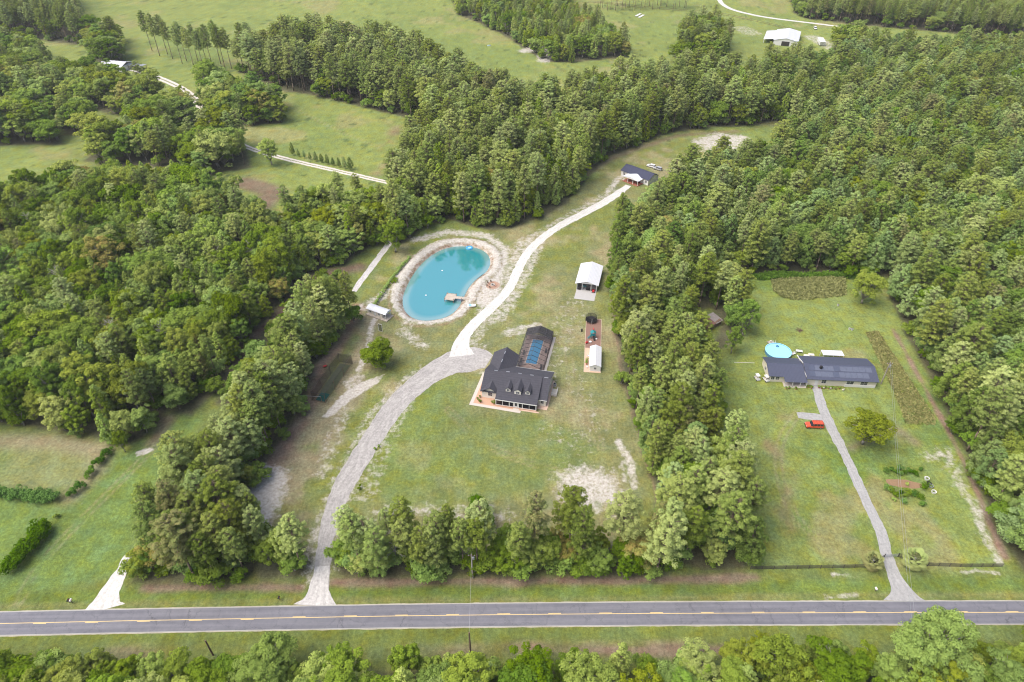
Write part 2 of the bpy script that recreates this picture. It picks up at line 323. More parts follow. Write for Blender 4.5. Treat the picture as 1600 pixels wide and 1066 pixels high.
hv = N.new('ShaderNodeHueSaturation'); L.new(at.outputs['Color'], hv.inputs['Color'])
v1 = rng_(g1.outputs['Fac'], .3, .7, .62, 1.38); v2 = rng_(g3.outputs['Fac'], .3, .7, .75, 1.25); v3 = rng_(g4.outputs['Fac'], .3, .7, .88, 1.12)
mm = N.new('ShaderNodeMath'); mm.operation = 'MULTIPLY'; L.new(v1, mm.inputs[0]); L.new(v2, mm.inputs[1]); m2_ = N.new('ShaderNodeMath'); m2_.operation = 'MULTIPLY'; L.new(mm.outputs[0], m2_.inputs[0]); L.new(v3, m2_.inputs[1])
L.new(m2_.outputs[0], hv.inputs['Value']); L.new(rng_(g2.outputs['Fac'], .35, .65, .475, .52), hv.inputs['Hue']); L.new(rng_(g2.outputs['Fac'], .3, .7, 1.1, .8), hv.inputs['Saturation'])
# sand: soft weight broken up by noise
th = N.new('ShaderNodeMath'); th.operation = 'ADD'; L.new(at.outputs['Alpha'], th.inputs[0]); gs = nz(.45, 9, .72)
L.new(rng_(gs.outputs['Fac'], .25, .75, -.9, .22), th.inputs[1])
sf = rng_(th.outputs[0], .02, .5, 0, .92)
sc = N.new('ShaderNodeMix'); sc.data_type = 'RGBA'; sc.inputs['A'].default_value = (.30, .265, .225, 1); sc.inputs['B'].default_value = (.62, .60, .57, 1); L.new(rng_(g1.outputs['Fac'], .3, .7, 0, 1), sc.inputs['Factor'])
fm = N.new('ShaderNodeMix'); fm.data_type = 'RGBA'; L.new(sf, fm.inputs['Factor']); L.new(hv.outputs[0], fm.inputs['A']); L.new(sc.outputs['Result'], fm.inputs['B'])
L.new(fm.outputs['Result'], p.inputs['Base Color']); p.inputs['Roughness'].default_value = .95; p.inputs['Specular IOR Level'].default_value = .1
bp = N.new('ShaderNodeBump'); bp.inputs['Strength'].default_value = .6; bp.inputs['Distance'].default_value = .25; L.new(g3.outputs['Fac'], bp.inputs['Height']); L.new(bp.outputs[0], p.inputs['Normal'])
tag(link('ground', me, m), kind='structure')

# ------------------------------------------------------------ drives, tracks and the road
def resample(pts, step):
    out = [pts[0]]
    for a, b in zip(pts[:-1], pts[1:]):
        L_ = math.dist(a[:2], b[:2]); n = max(1, int(L_ / step))
        for i in range(1, n + 1): out.append(tuple(a[k] + (b[k] - a[k]) * i / n for k in range(len(a))))
    return out
def ribbon(name, pts, mat, z, ragged=0.5, step=0.7, seed=0, px=True):
    # pts = (px, py, halfwidth m) along the centre
    W_ = [(*G(a, b), h) for a, b, h in pts] if px else pts
    P_ = resample(smooth_poly3(W_), step); n = len(P_)
    A = np.array(P_); T_ = np.gradient(A[:, :2], axis=0); T_ /= np.linalg.norm(T_, axis=1)[:, None] + 1e-9; Nn = np.stack([-T_[:, 1], T_[:, 0]], 1)
    V_ = []; K = 7
    r = np.random.default_rng(seed)
    jl = vnoise(A[:, 0], A[:, 1], 2.2, seed + 50, 4) - .5; jr = vnoise(A[:, 0] + 99, A[:, 1], 2.2, seed + 60, 4) - .5
    for k in range(K):
        t = -1 + 2 * k / (K - 1)
        j = jl if t < 0 else jr
        off = t * (A[:, 2] + j * 2 * ragged * (abs(t) > .9))
        V_.append(np.concatenate([A[:, :2] + Nn * off[:, None], np.full((n, 1), z)], 1))
    V_ = np.stack(V_, 1).reshape(-1, 3); ix = np.arange(n * K).reshape(n, K)
    me = np_mesh(name, V_, np.stack([ix[:-1, :-1], ix[:-1, 1:], ix[1:, 1:], ix[1:, :-1]], -1).reshape(-1, 4))
    uvl = me.uv_layers.new(name='uv'); u = np.zeros((n * K, 2)); cum = np.concatenate([[0], np.cumsum(np.linalg.norm(np.diff(A[:, :2], axis=0), axis=1))])
    u[:, 0] = np.repeat(cum, K); u[:, 1] = np.tile(np.linspace(-1, 1, K), n); li = np.zeros(len(me.loops), np.int32); me.loops.foreach_get('vertex_index', li)
    uvl.data.foreach_set('uv', u[li].astype(np.float32).ravel())
    return tag(link(name, me, mat), kind='structure')
def smooth_poly3(p, n=2):
    for _ in range(n):
        q = [p[0]]
        for a, b in zip(p[:-1], p[1:]):
            q += [tuple(a[k] * .75 + b[k] * .25 for k in range(3)), tuple(a[k] * .25 + b[k] * .75 for k in range(3))]
        q.append(p[-1]); p = q
    return p
def gravel(name, col, col2, rut=0.0, grass=0.0, stretch=0.12):
    m, nt, N, L, p = newmat(name)
    uv = N.new('ShaderNodeUVMap'); tc = N.new('ShaderNodeTexCoord')
    mp = N.new('ShaderNodeMapping'); mp.inputs['Scale'].default_value = (stretch, 1.6, 1); L.new(uv.outputs[0], mp.inputs[0])
    a = N.new('ShaderNodeTexNoise'); a.inputs['Scale'].default_value = 2.0; a.inputs['Detail'].default_value = 8; a.inputs['Roughness'].default_value = .7; L.new(mp.outputs[0], a.inputs['Vector'])
    b = N.new('ShaderNodeTexNoise'); b.inputs['Scale'].default_value = 1.4; b.inputs['Detail'].default_value = 8; b.inputs['Roughness'].default_value = .7; L.new(tc.outputs['Object'], b.inputs['Vector'])
    av = N.new('ShaderNodeMath'); av.operation = 'ADD'; L.new(a.outputs['Fac'], av.inputs[0]); L.new(b.outputs['Fac'], av.inputs[1])
    r = N.new('ShaderNodeMapRange'); r.inputs['From Min'].default_value = .75; r.inputs['From Max'].default_value = 1.25; L.new(av.outputs[0], r.inputs['Value'])
    mx = N.new('ShaderNodeMix'); mx.data_type = 'RGBA'; mx.inputs['A'].default_value = (*col, 1); mx.inputs['B'].default_value = (*col2, 1); L.new(r.outputs[0], mx.inputs['Factor'])
    res = mx.outputs['Result']
    if grass:
        sx = N.new('ShaderNodeSeparateXYZ'); L.new(uv.outputs[0], sx.inputs[0]); ab = N.new('ShaderNodeMath'); ab.operation = 'ABSOLUTE'; L.new(sx.outputs[1], ab.inputs[0])
        ad = N.new('ShaderNodeMath'); ad.operation = 'ADD'; L.new(ab.outputs[0], ad.inputs[0]); L.new(b.outputs['Fac'], ad.inputs[1])
        rr = N.new('ShaderNodeMapRange'); rr.inputs['From Min'].default_value = .62; rr.inputs['From Max'].default_value = .82; rr.inputs['To Min'].default_value = grass; rr.inputs['To Max'].default_value = 0; L.new(ad.outputs[0], rr.inputs['Value'])
        m3 = N.new('ShaderNodeMix'); m3.data_type = 'RGBA'; L.new(rr.outputs[0], m3.inputs['Factor']); L.new(res, m3.inputs['A']); m3.inputs['B'].default_value = (.16, .17, .07, 1); res = m3.outputs['Result']
    L.new(res, p.inputs['Base Color']); p.inputs['Roughness'].default_value = .95; p.inputs['Specular IOR Level'].default_value = .1
    return m
M_grey = gravel('grey_gravel', (.22, .21, .205), (.44, .425, .405)); M_white = gravel('white_limerock', (.37, .36, .335), (.66, .65, .63), stretch=.12)
M_track = gravel('pale_track', (.42, .39, .34), (.66, .62, .57), grass=.85); M_pale = gravel('pale_gravel', (.30, .29, .285), (.60, .585, .57)); M_n = gravel('grey_drive', (.24, .24, .24), (.39, .39, .385))
# asphalt road, survey along both edges
ZR = 0.034
redge = [(-300,962,1001),(0,955.6,994),(200,951.5,989.5),(400,948,985.5),(600,944.5,982),(800,942,979.5),(1000,940.8,977.5),(1200,940,976.5),(1400,939.2,976),(1600,938.5,976),(1900,938,976)]
rc = []
for a, b, c in redge:
    p0 = G(a, b); p1 = G(a, c); rc.append(((p0[0] + p1[0]) / 2, (p0[1] + p1[1]) / 2, math.dist(p0, p1) / 2))
rc = [(x, y, 3.05) for x, y, h in rc]
def extend(rc, dist=900):
    a, b = Vector(rc[0][:2]), Vector(rc[1][:2]); d0 = (a - b).normalized(); c, e = Vector(rc[-1][:2]), Vector(rc[-2][:2]); d1 = (c - e).normalized()
    return [(*(a + d0 * dist), rc[0][2])] + rc + [(*(c + d1 * dist), rc[-1][2])]
rc = extend(rc)
m, nt, N, L, p = newmat('asphalt')
uv = N.new('ShaderNodeUVMap'); tc = N.new('ShaderNodeTexCoord'); mp = N.new('ShaderNodeMapping'); mp.inputs['Scale'].default_value = (.03, 2.5, 1); L.new(uv.outputs[0], mp.inputs[0])
a = N.new('ShaderNodeTexNoise'); a.inputs['Scale'].default_value = 1.5; a.inputs['Detail'].default_value = 6; L.new(mp.outputs[0], a.inputs['Vector'])
b = N.new('ShaderNodeTexNoise'); b.inputs['Scale'].default_value = .5; b.inputs['Detail'].default_value = 10; b.inputs['Roughness'].default_value = .75; L.new(tc.outputs['Object'], b.inputs['Vector'])
ad = N.new('ShaderNodeMath'); ad.operation = 'ADD'; L.new(a.outputs['Fac'], ad.inputs[0]); L.new(b.outputs['Fac'], ad.inputs[1])
r = N.new('ShaderNodeMapRange'); r.inputs['From Min'].default_value = .7; r.inputs['From Max'].default_value = 1.3; L.new(ad.outputs[0], r.inputs['Value'])
mx = N.new('ShaderNodeMix'); mx.data_type = 'RGBA'; mx.inputs['A'].default_value = (.115, .117, .14, 1); mx.inputs['B'].default_value = (.18, .182, .208, 1); L.new(r.outputs[0], mx.inputs['Factor']); L.new(mx.outputs['Result'], p.inputs['Base Color']); p.inputs['Roughness'].default_value = .85
vr = N.new('ShaderNodeTexVoronoi'); vr.feature = 'DISTANCE_TO_EDGE'; vr.inputs['Scale'].default_value = .16; vr.inputs['Randomness'].default_value = 1; wv = N.new('ShaderNodeVectorMath'); wv.operation = 'MULTIPLY_ADD'; L.new(b.outputs['Color'], wv.inputs[0]); wv.inputs[1].default_value = (5, 5, 0); L.new(tc.outputs['Object'], wv.inputs[2]); L.new(wv.outputs[0], vr.inputs['Vector'])
ck = N.new('ShaderNodeMapRange'); ck.inputs['From Max'].default_value = .012; ck.inputs['To Min'].default_value = .55; ck.inputs['To Max'].default_value = 1; L.new(vr.outputs['Distance'], ck.inputs['Value']); sp = N.new('ShaderNodeSeparateXYZ'); L.new(uv.outputs[0], sp.inputs[0]); cs = N.new('ShaderNodeMath'); cs.operation = 'MULTIPLY'; cs.inputs[1].default_value = 12.57; L.new(sp.outputs[1], cs.inputs[0]); c2 = N.new('ShaderNodeMath'); c2.operation = 'COSINE'; L.new(cs.outputs[0], c2.inputs[0]); c3 = N.new('ShaderNodeMath'); c3.operation = 'MULTIPLY_ADD'; c3.inputs[1].default_value = .05; L.new(c2.outputs[0], c3.inputs[0]); L.new(ck.outputs[0], c3.inputs[2])
hr = N.new('ShaderNodeHueSaturation'); L.new(mx.outputs['Result'], hr.inputs['Color']); L.new(c3.outputs[0], hr.inputs['Value']); L.new(hr.outputs[0], p.inputs['Base Color'])
ribbon('road', rc, m, ZR, ragged=.0, step=2, px=False)
M_shoulder = gravel('shoulder_gravel', (.28, .26, .2), (.45, .42, .33))
ribbon('road_shoulder', [(x, y, 3.25) for x, y, h in rc], M_shoulder, .004, ragged=.16, step=.6, seed=5, px=False)
def road_frame(xq):              # point on the centre line and its direction at world x
    P_ = rc
    for a_, b_ in zip(P_[:-1], P_[1:]):
        if a_[0] <= xq <= b_[0]:
            t = (xq - a_[0]) / (b_[0] - a_[0]); d_ = Vector((b_[0] - a_[0], b_[1] - a_[1])).normalized(); return a_[1] + (b_[1] - a_[1]) * t, d_
    return 88.4, Vector((1, 0))
def line_strip(mb, x0, x1, off, hw, z):
    xsq = np.arange(x0, x1 + .01, 2.0) if x1 - x0 > 4 else np.linspace(x0, x1, 3); pr = None
    for xq in xsq:
        yq, d_ = road_frame(xq); n_ = Vector((-d_.y, d_.x)); q = (xq + n_.x * (off - hw), yq + n_.y * (off - hw), z), (xq + n_.x * (off + hw), yq + n_.y * (off + hw), z)
        if pr: mb.add([pr[0], q[0], q[1], pr[1]], [(0, 1, 2, 3)])
        pr = q
M_yel = plain('faded_yellow_paint', (.62, .47, .22), .7, .22, 3); M_wht = plain('edge_paint', (.40, .40, .37), .7, .2, 3)
mb = MB(); line_strip(mb, -500, 500, -.0, .075, ZR + .004)
k = -40
while k < 41:
    xq = G(1016 - 960 * 0 , 959)[0] + 12.19 * k; side = .21 if xq > -60 else -.21
    line_strip(mb, xq, xq + 3.05, side, .085, ZR + .004); k += 1
o = mb.build('road_marking', M_yel); tag(o, kind='structure')
mb = MB(); line_strip(mb, -500, 500, 2.95, .06, ZR + .004); line_strip(mb, -500, 500, -2.95, .06, ZR + .004)
o = mb.build('road_edge_line', M_wht); tag(o, kind='structure')
# drives
ribbon('gravel_driveway', [(493,947,5.2),(496,938,3.2),(500,915,2.0),(504,885,1.9),(508,850,2.0),(520,800,2.6),(533,765,3.1),(560,720,3.3),(585,680,3.3),(612,640,3.6),(640,610,3.9),(670,586,4.3),(700,569,5.4),(726,562,7.0),(748,561,6.2),(764,565,3.6)], M_grey, .016, .5, seed=1)
ribbon('driveway_apron', [(493,946,5.3),(496,936,3.3),(499,915,2.2),(503,885,1.8)], M_pale, .021, .5, seed=11)
ribbon('sand_drive', [(722,556,4.6),(719,540,2.8),(728,520,2.2),(750,497,2.1),(775,475,2.0),(796,452,1.9),(808,425,1.9),(820,400,1.9),(840,378,2.0),(870,355,2.1),(905,337,2.3),(940,319,2.3),(965,303,2.2),(982,290,1.6)], M_white, .024, .4, seed=2)
ribbon('neighbor_driveway', [(1416,940,5.4),(1411,928,2.8),(1398,900,1.7),(1386,870,1.55),(1378,835,1.5),(1362,800,1.4),(1346,768,1.4),(1330,730,1.4),(1315,700,1.45),(1300,670,1.7),(1288,645,1.6),(1280,622,1.5),(1275,602,1.6)], M_n, .016, .38, seed=3)
ribbon('west_sand_driveway', [(161,953,5.0),(162,946,3.9),(165,938,3.1),(169,930,2.7),(175,919,2.3),(181,908,1.9),(189,892,1.4),(196,876,1.1),(204,862,.9)], M_white, .016, .5, seed=4)
ribbon('west_track', [(180,101,2.8),(240,118,2.8),(290,140,2.6),(312,162,2.4),(322,190,2.2),(350,215,2.0),(400,236,1.9),(460,252,1.9),(540,270,1.8),(600,284,1.8),(640,292,1.6),(690,300,1.5)], M_track, .012, .4, seed=6)
ribbon('lake_track', [(553,456,.9),(558,447,1.3),(575,425,1.4),(592,402,1.4),(610,378,1.3),(625,350,1.2)], M_pale, .012, .4, seed=7)
ribbon('north_lane', [(1110,-40,2.2),(1122,0,2.3),(1135,12,2.3),(1160,20,2.2),(1200,28,2.2),(1250,34,2.2),(1300,40,2.2),(1345,47,2.2)], M_white, .012, .3, seed=8)
ribbon('parking_pad', [(1246,649,1.4),(1262,650,1.7),(1280,653,1.8),(1290,656,1.5)], M_n, .012, .3, seed=9)
# ------------------------------------------------------------ pond water
m, nt, N, L, p = newmat('turquoise_water')
p.inputs['Base Color'].default_value = (.012, .30, .40, 1); p.inputs['Roughness'].default_value = .02; p.inputs['IOR'].default_value = 2.45; p.inputs['Specular IOR Level'].default_value = 1.0
tc = N.new('ShaderNodeTexCoord'); a = N.new('ShaderNodeTexNoise'); a.inputs['Scale'].default_value = .9; a.inputs['Detail'].default_value = 3; L.new(tc.outputs['Object'], a.inputs['Vector'])
bp = N.new('ShaderNodeBump'); bp.inputs['Strength'].default_value = .12; bp.inputs['Distance'].default_value = .1; L.new(a.outputs['Fac'], bp.inputs['Height']); L.new(bp.outputs[0], p.inputs['Normal'])
at = N.new('ShaderNodeAttribute'); at.attribute_name = 'shallow'
mx = N.new('ShaderNodeMix'); mx.data_type = 'RGBA'; mx.inputs['A'].default_value = (.022, .255, .290, 1); mx.inputs['B'].default_value = (.16, .33, .33, 1); L.new(at.outputs['Fac'], mx.inputs['Factor']); L.new(mx.outputs['Result'], p.inputs['Base Color'])
cxp = sum(a_[0] for a_ in ponW) / len(ponW); cyp = sum(a_[1] for a_ in ponW) / len(ponW)
R_ = np.array(ponW); rings = [1.16, 1.08, 1.02, .97, .92, .85, .7, .45, .0]; V_ = []
for k in rings: V_.append(np.concatenate([np.array([[cxp, cyp]]) + (R_ - [[cxp, cyp]]) * k, np.full((len(R_), 1), WATER_Z)], 1))
V_ = np.concatenate(V_); n = len(R_); ix = np.arange(n * len(rings)).reshape(-1, n); j = np.roll(ix, -1, axis=1)
me = np_mesh('pond_water', V_, np.stack([ix[:-1], j[:-1], j[1:], ix[1:]], -1).reshape(-1, 4))
dw = sdist(V_[:, 0], V_[:, 1], ponW); at_ = me.attributes.new('shallow', 'FLOAT', 'POINT'); at_.data.foreach_set('value', (1 - sm(dw, -.3, 1.8)).astype(np.float32))
tag(link('pond_water', me, m), kind='structure')
# ------------------------------------------------------------ foliage
def leaf_mat(name, dark, light, odd=None, odd_amt=.0, hue=.012):
    m, nt, N, L, p = newmat(name)
    at = N.new('ShaderNodeAttribute'); at.attribute_name = 'tone'; oi = N.new('ShaderNodeObjectInfo')
    a = N.new('ShaderNodeMath'); a.operation = 'MULTIPLY_ADD'; a.inputs[1].default_value = .6; L.new(at.outputs['Fac'], a.inputs[0])
    b = N.new('ShaderNodeMath'); b.operation = 'MULTIPLY'; b.inputs[1].default_value = .45; L.new(oi.outputs['Random'], b.inputs[0]); L.new(b.outputs[0], a.inputs[2])
    mx = N.new('ShaderNodeMix'); mx.data_type = 'RGBA'; mx.inputs['A'].default_value = (*dark, 1); mx.inputs['B'].default_value = (*light, 1); L.new(a.outputs[0], mx.inputs['Factor'])
    nz = N.new('ShaderNodeTexNoise'); nz.inputs['Scale'].default_value = .035; L.new(oi.outputs['Location'], nz.inputs['Vector'])
    wn = N.new('ShaderNodeTexWhiteNoise'); wn.noise_dimensions = '1D'; L.new(oi.outputs['Random'], wn.inputs['W'])
    hv = N.new('ShaderNodeHueSaturation'); r = N.new('ShaderNodeMapRange'); r.inputs['To Min'].default_value = .5 - hue; r.inputs['To Max'].default_value = .5 + hue; L.new(wn.outputs['Value'], r.inputs['Value']); L.new(r.outputs[0], hv.inputs['Hue'])
    r2 = N.new('ShaderNodeMapRange'); r2.inputs['From Min'].default_value = .35; r2.inputs['From Max'].default_value = .65; r2.inputs['To Min'].default_value = .85; r2.inputs['To Max'].default_value = 1.15; L.new(nz.outputs['Fac'], r2.inputs['Value'])
    w3 = N.new('ShaderNodeTexWhiteNoise'); w3.noise_dimensions = '3D'; L.new(oi.outputs['Location'], w3.inputs['Vector']); r3 = N.new('ShaderNodeMapRange'); r3.inputs['To Min'].default_value = .74; r3.inputs['To Max'].default_value = 1.36; L.new(w3.outputs['Value'], r3.inputs['Value']); m5 = N.new('ShaderNodeMath'); m5.operation = 'MULTIPLY'; L.new(r2.outputs[0], m5.inputs[0]); L.new(r3.outputs[0], m5.inputs[1]); L.new(m5.outputs[0], hv.inputs['Value'])
    r4 = N.new('ShaderNodeMapRange'); r4.inputs['To Min'].default_value = 1.3; r4.inputs['To Max'].default_value = .95; L.new(w3.outputs['Value'], r4.inputs['Value']); L.new(r4.outputs[0], hv.inputs['Saturation'])
    L.new(mx.outputs['Result'], hv.inputs['Color']); res = hv.outputs[0]
    if odd:
        g = N.new('ShaderNodeMath'); g.operation = 'GREATER_THAN'; g.inputs[1].default_value = 1 - odd_amt; L.new(wn.outputs['Value'], g.inputs[0])
        t2 = N.new('ShaderNodeMath'); t2.operation = 'MULTIPLY'; L.new(g.outputs[0], t2.inputs[0]); L.new(at.outputs['Fac'], t2.inputs[1])
        m3 = N.new('ShaderNodeMix'); m3.data_type = 'RGBA'; L.new(t2.outputs[0], m3.inputs['Factor']); L.new(res, m3.inputs['A']); m3.inputs['B'].default_value = (*odd, 1); res = m3.outputs['Result']
    d = N.new('ShaderNodeBsdfDiffuse'); t = N.new('ShaderNodeBsdfTranslucent'); ms = N.new('ShaderNodeMixShader'); ms.inputs[0].default_value = .28
    L.new(res, d.inputs[0]); L.new(res, t.inputs[0]); L.new(d.outputs[0], ms.inputs[1]); L.new(t.outputs[0], ms.inputs[2]); L.new(ms.outputs[0], N['Material Output'].inputs[0])
    N.remove(p); return m
def unit(a): return a / (np.linalg.norm(a, axis=-1, keepdims=True) + 1e-9)
def leaf_cloud(cen, rad, cnt, size, r, flat=.8, up=.3, jit=.7, bottom=-.35, tone=None):
    # leaf-sized faces spread over the outer shell of each clump
    n = int(cnt.sum()); ci = np.repeat(np.arange(len(cen)), cnt)
    d = unit(r.normal(size=(n, 3))); low = d[:, 2] < bottom; d[low, 2] *= -1
    shell = r.uniform(.55, 1.12, n) ** .7
    P_ = cen[ci] + d * (rad[ci] * shell)[:, None] * np.array([1, 1, flat])
    nn = unit(d + r.normal(size=(n, 3)) * jit * .6 + np.array([0, 0, up]))
    a = unit(np.cross(nn, unit(r.normal(size=(n, 3))))); b = np.cross(nn, a)
    s = size * r.uniform(.6, 1.3, n); s2 = s * r.uniform(.55, 1.0, n)
    V_ = np.stack([P_ - a * s[:, None] * .5, P_ - b * s2[:, None] * .5 + nn * .06 * s[:, None], P_ + a * s[:, None] * .5, P_ + b * s2[:, None] * .5], 1).reshape(-1, 3)
    tn = (r.random(len(cen)) if tone is None else tone)[ci] * .45 + r.random(n) * .45 + .15 * shell
    return V_, np.repeat(np.clip(tn, 0, 1), 4)
def leaf_mesh(name, V_, tn, mat):
    me = np_mesh(name, V_, np.arange(len(V_)).reshape(-1, 4)); a = me.attributes.new('tone', 'FLOAT', 'POINT'); a.data.foreach_set('value', tn.astype(np.float32)); me.materials.append(mat); return me
def limb_mesh(name, segs, mat):      # segs = (a, b, ra, rb)
    mb = MB()
    for a, b, ra, rb in segs: mb.bar(a, b, ra, 6, rb)
    me = bpy.data.meshes.new(name); me.from_pydata(mb.v, [], mb.f); me.update(); me.materials.append(mat)
    for p_ in me.polygons: p_.use_smooth = True
    return me
M_bark = plain('pine_bark', (.19, .145, .11), .95, .3, 2); M_barkg = plain('pale_bark', (.27, .25, .22), .95, .25, 2)
M_pine = leaf_mat('pine_needles', (0.174, 0.235, 0.085), (0.353, 0.411, 0.139), (.30, .27, .12), .02)
M_oak = leaf_mat('broad_leaves', (0.158, 0.221, 0.061), (0.343, 0.411, 0.109), (.40, .31, .10), .05, .018)
M_dk = leaf_mat('dense_leaves', (0.113, 0.179, 0.048), (0.244, 0.336, 0.079), None, 0, .012)
M_yp = leaf_mat('young_pine_needles', (0.140, 0.211, 0.085), (0.286, 0.377, 0.129), (.20, .22, .05), .05, .012)
M_cyp = leaf_mat('feathery_leaves', (0.173, 0.247, 0.064), (0.356, 0.440, 0.109), (.22, .15, .06), .02, .012)
def pine(seed, H=27., R=4.6, base=.42, n_cl=115, leaves=125, size=.36):
    r = np.random.default_rng(seed); segs = []; lean = r.normal(0, .25, 2); zb = H * base
    tp = lambda z: np.array([lean[0] * (z / H) ** 2 * 2, lean[1] * (z / H) ** 2 * 2, z])
    for i in range(6): a, b = tp(H * i / 6), tp(H * (i + 1) / 6 * .985); segs.append((a, b, .30 * (1 - .8 * i / 6), .30 * (1 - .8 * (i + 1) / 6)))
    cen = []; rad = []
    for i in range(n_cl):
        t = (i + r.random()) / n_cl; z = zb + (H - zb) * t; L_ = R * math.sqrt(max(.05, 1 - ((t - .32) / .7) ** 2)) * r.uniform(.4, 1.0)
        az = i * 2.4 + r.normal(0, .4); c = tp(z) + np.array([math.cos(az) * L_, math.sin(az) * L_, .12 * L_ + r.normal(0, .3)])
        cen.append(c); rad.append(r.uniform(.5, 1.05) * (1.05 - .3 * t)); segs.append((tp(z - .25 * L_), c, .07, .02))
        if L_ > 2.4 and r.random() < .6: cen.append(tp(z) * .5 + c * .5 + [0, 0, -.2]); rad.append(r.uniform(.6, .9))
    cen = np.array(cen); rad = np.array(rad); cnt = (leaves * rad ** 1.6).astype(int)
    hole = r.random(len(cnt)) < .08; cnt[hole] = cnt[hole] // 4
    V_, tn = leaf_cloud(cen, rad, cnt, size, r, flat=.72, up=.35)
    return leaf_mesh('crown', V_, tn, M_pine), limb_mesh('trunk', segs, M_bark)
def broad(seed, H=14., R=5.2, base=.14, n_cl=125, leaves=95, size=.38, mat=None, lump=.19, tall=1.0):
    r = np.random.default_rng(seed); segs = []; zb = H * base; cz = (H + zb) / 2; hz = (H - zb) / 2
    cen = []; rad = []; nsub = 7; subs = []
    for i in range(nsub):         # a few big lobes give the uneven outline
        az = i * 2.4 + r.random(); e = r.uniform(.25, .6); subs.append((np.array([math.cos(az) * e * R, math.sin(az) * e * R, cz + hz * r.uniform(-.5, .5)]), r.uniform(.45, .68)))
    subs.append((np.array([r.normal(0, .3), r.normal(0, .3), cz + hz * .35]), .62))
    for i in range(n_cl):
        c0, k = subs[i % len(subs)]; d = unit(r.normal(size=3)); d[2] = abs(d[2]) * 1.0 if r.random() < .8 else d[2]
        c = c0 + d * np.array([R, R, hz * 1.05]) * k * r.uniform(.7, 1.0); c[2] = min(max(c[2], zb * .8), H - .3)
        cen.append(c); rad.append(R * lump * r.uniform(.6, 1.15))
    cen = np.array(cen); rad = np.array(rad); cnt = (leaves * (rad / rad.mean()) ** 1.8).astype(int)
    hole = r.random(len(cnt)) < .06; cnt[hole] = cnt[hole] // 4
    V_, tn = leaf_cloud(cen, rad, cnt, size, r, flat=.8, up=.3)
    top = np.array([0, 0, cz]); segs.append(((0, 0, 0), (r.normal(0, .2), r.normal(0, .2), zb * 1.1), R * .07, R * .05)); segs.append((segs[0][1], top, R * .05, R * .03))
    for c0, k in subs: segs.append((np.array(segs[0][1]) * .9 + np.array([0, 0, .1]), c0, R * .04, R * .015))
    for c in cen[::2]: segs.append((subs[int(r.integers(len(subs)))][0] * .3 + top * .7, c, R * .014, R * .005))
    return leaf_mesh('crown', V_, tn, mat or M_oak), limb_mesh('trunk', segs, M_barkg)
def cone(seed, H=14., R=3.0, base=.06, n_cl=54, leaves=120, size=.36, mat=None, pw=.8):
    r = np.random.default_rng(seed); segs = [((0, 0, 0), (0, 0, H * .97), .2, .03)]; cen = []; rad = []; zb = H * base
    for i in range(n_cl):
        t = ((i + r.random()) / n_cl) ** 1.1; z = zb + (H - zb) * t; L_ = R * (1 - t ** 2.0) ** pw * r.uniform(.45, 1.05) * min(1, .55 + t * 4); az = i * 2.4 + r.normal(0, .4)
        c = np.array([math.cos(az) * L_, math.sin(az) * L_, z + .1 * L_]); cen.append(c); rad.append((.38 + .5 * (1 - t)) * R / 3 * r.uniform(.7, 1.25)); segs.append(((0, 0, max(0.1, z - .2 * L_)), c, .04, .01))
    cen = np.array(cen); rad = np.array(rad); cnt = np.maximum(8, leaves * rad ** 1.5).astype(int)
    V_, tn = leaf_cloud(cen, rad, cnt, size, r, flat=1.0, up=.35)
    return leaf_mesh('crown', V_, tn, mat or M_yp), limb_mesh('trunk', segs, M_bark)
# ------------------------------------------------------------ buildings and yard things
def R(d): return math.radians(d)
def thing(name, x, y, deg, label, cat, group=None, z=0.0): return empty(name, (x, y, z), R(deg), label, cat, group)
M_shingle = striped('charcoal_shingles', (.050, .050, .063), (.043, .043, .055), .32, 2, .3, .9, noise=.14)
M_siding = striped('cream_lap_siding', (.70, .67, .60), (.50, .48, .43), .22, 2, .16, .7, noise=.04)
M_white = plain('white_trim_paint', (.64, .64, .63), .5, .06, 4)
M_wmetal = striped('white_metal_roofing', (.60, .615, .65), (.46, .48, .52), .55, 0, .1, .38, noise=.05)
M_bmetal = striped('navy_metal_roofing', (.066, .074, .112), (.042, .047, .072), .45, 0, .12, .42, noise=.08)
M_glass = plain('dark_window_glass', (.03, .035, .045), .12, .3, 1, spec=.6)
M_dark = plain('dark_bronze_metal', (.035, .03, .03), .45, .2, 3)
M_brickp = plain('terracotta_pavers', (.46, .29, .20), .85, .22, 5); M_conc = plain('pale_concrete', (.47, .43, .385), .85, .12, 2.5)
M_deckp = striped('pool_deck_pavers', (.27, .20, .175), (.21, .155, .135), .5, 1, .12, .8, noise=.15)
M_wood = striped('weathered_boards', (.42, .37, .31), (.26, .22, .18), .28, 0, .14, .85, noise=.15)
M_post = plain('brown_post_wood', (.16, .11, .08), .9, .3, 4); M_fence = plain('black_stained_boards', (.075, .065, .06), .85, .35, 3)
M_teal = plain('teal_plastic', (.02, .20, .22), .4, .15, 2); M_red = plain('red_paint', (.42, .03, .03), .45, .15, 2)
M_mulch = plain('red_mulch', (.21, .125, .10), .95, .4, 8); M_black = plain('black_rubber', (.02, .02, .022), .7, .2, 2)
M_beige = plain('beige_siding', (.62, .58, .50), .7, .1, 3); M_lblue = plain('pool_liner', (.30, .62, .78), .3, .06, 1.5)
M_clay = plain('clay_pot', (.33, .14, .08), .8, .2, 3); M_stone = plain('fieldstone', (.34, .30, .27), .9, .3, 5)
M_galv = plain('galvanised_steel', (.42, .43, .45), .4, .15, 3, metal=.6); M_rust = plain('rusty_tin', (.17, .095, .075), .8, .55, 1.2, metal=.2); M_rust2 = plain('grey_tin', (.26, .235, .23), .7, .45, 1.4, metal=.2)
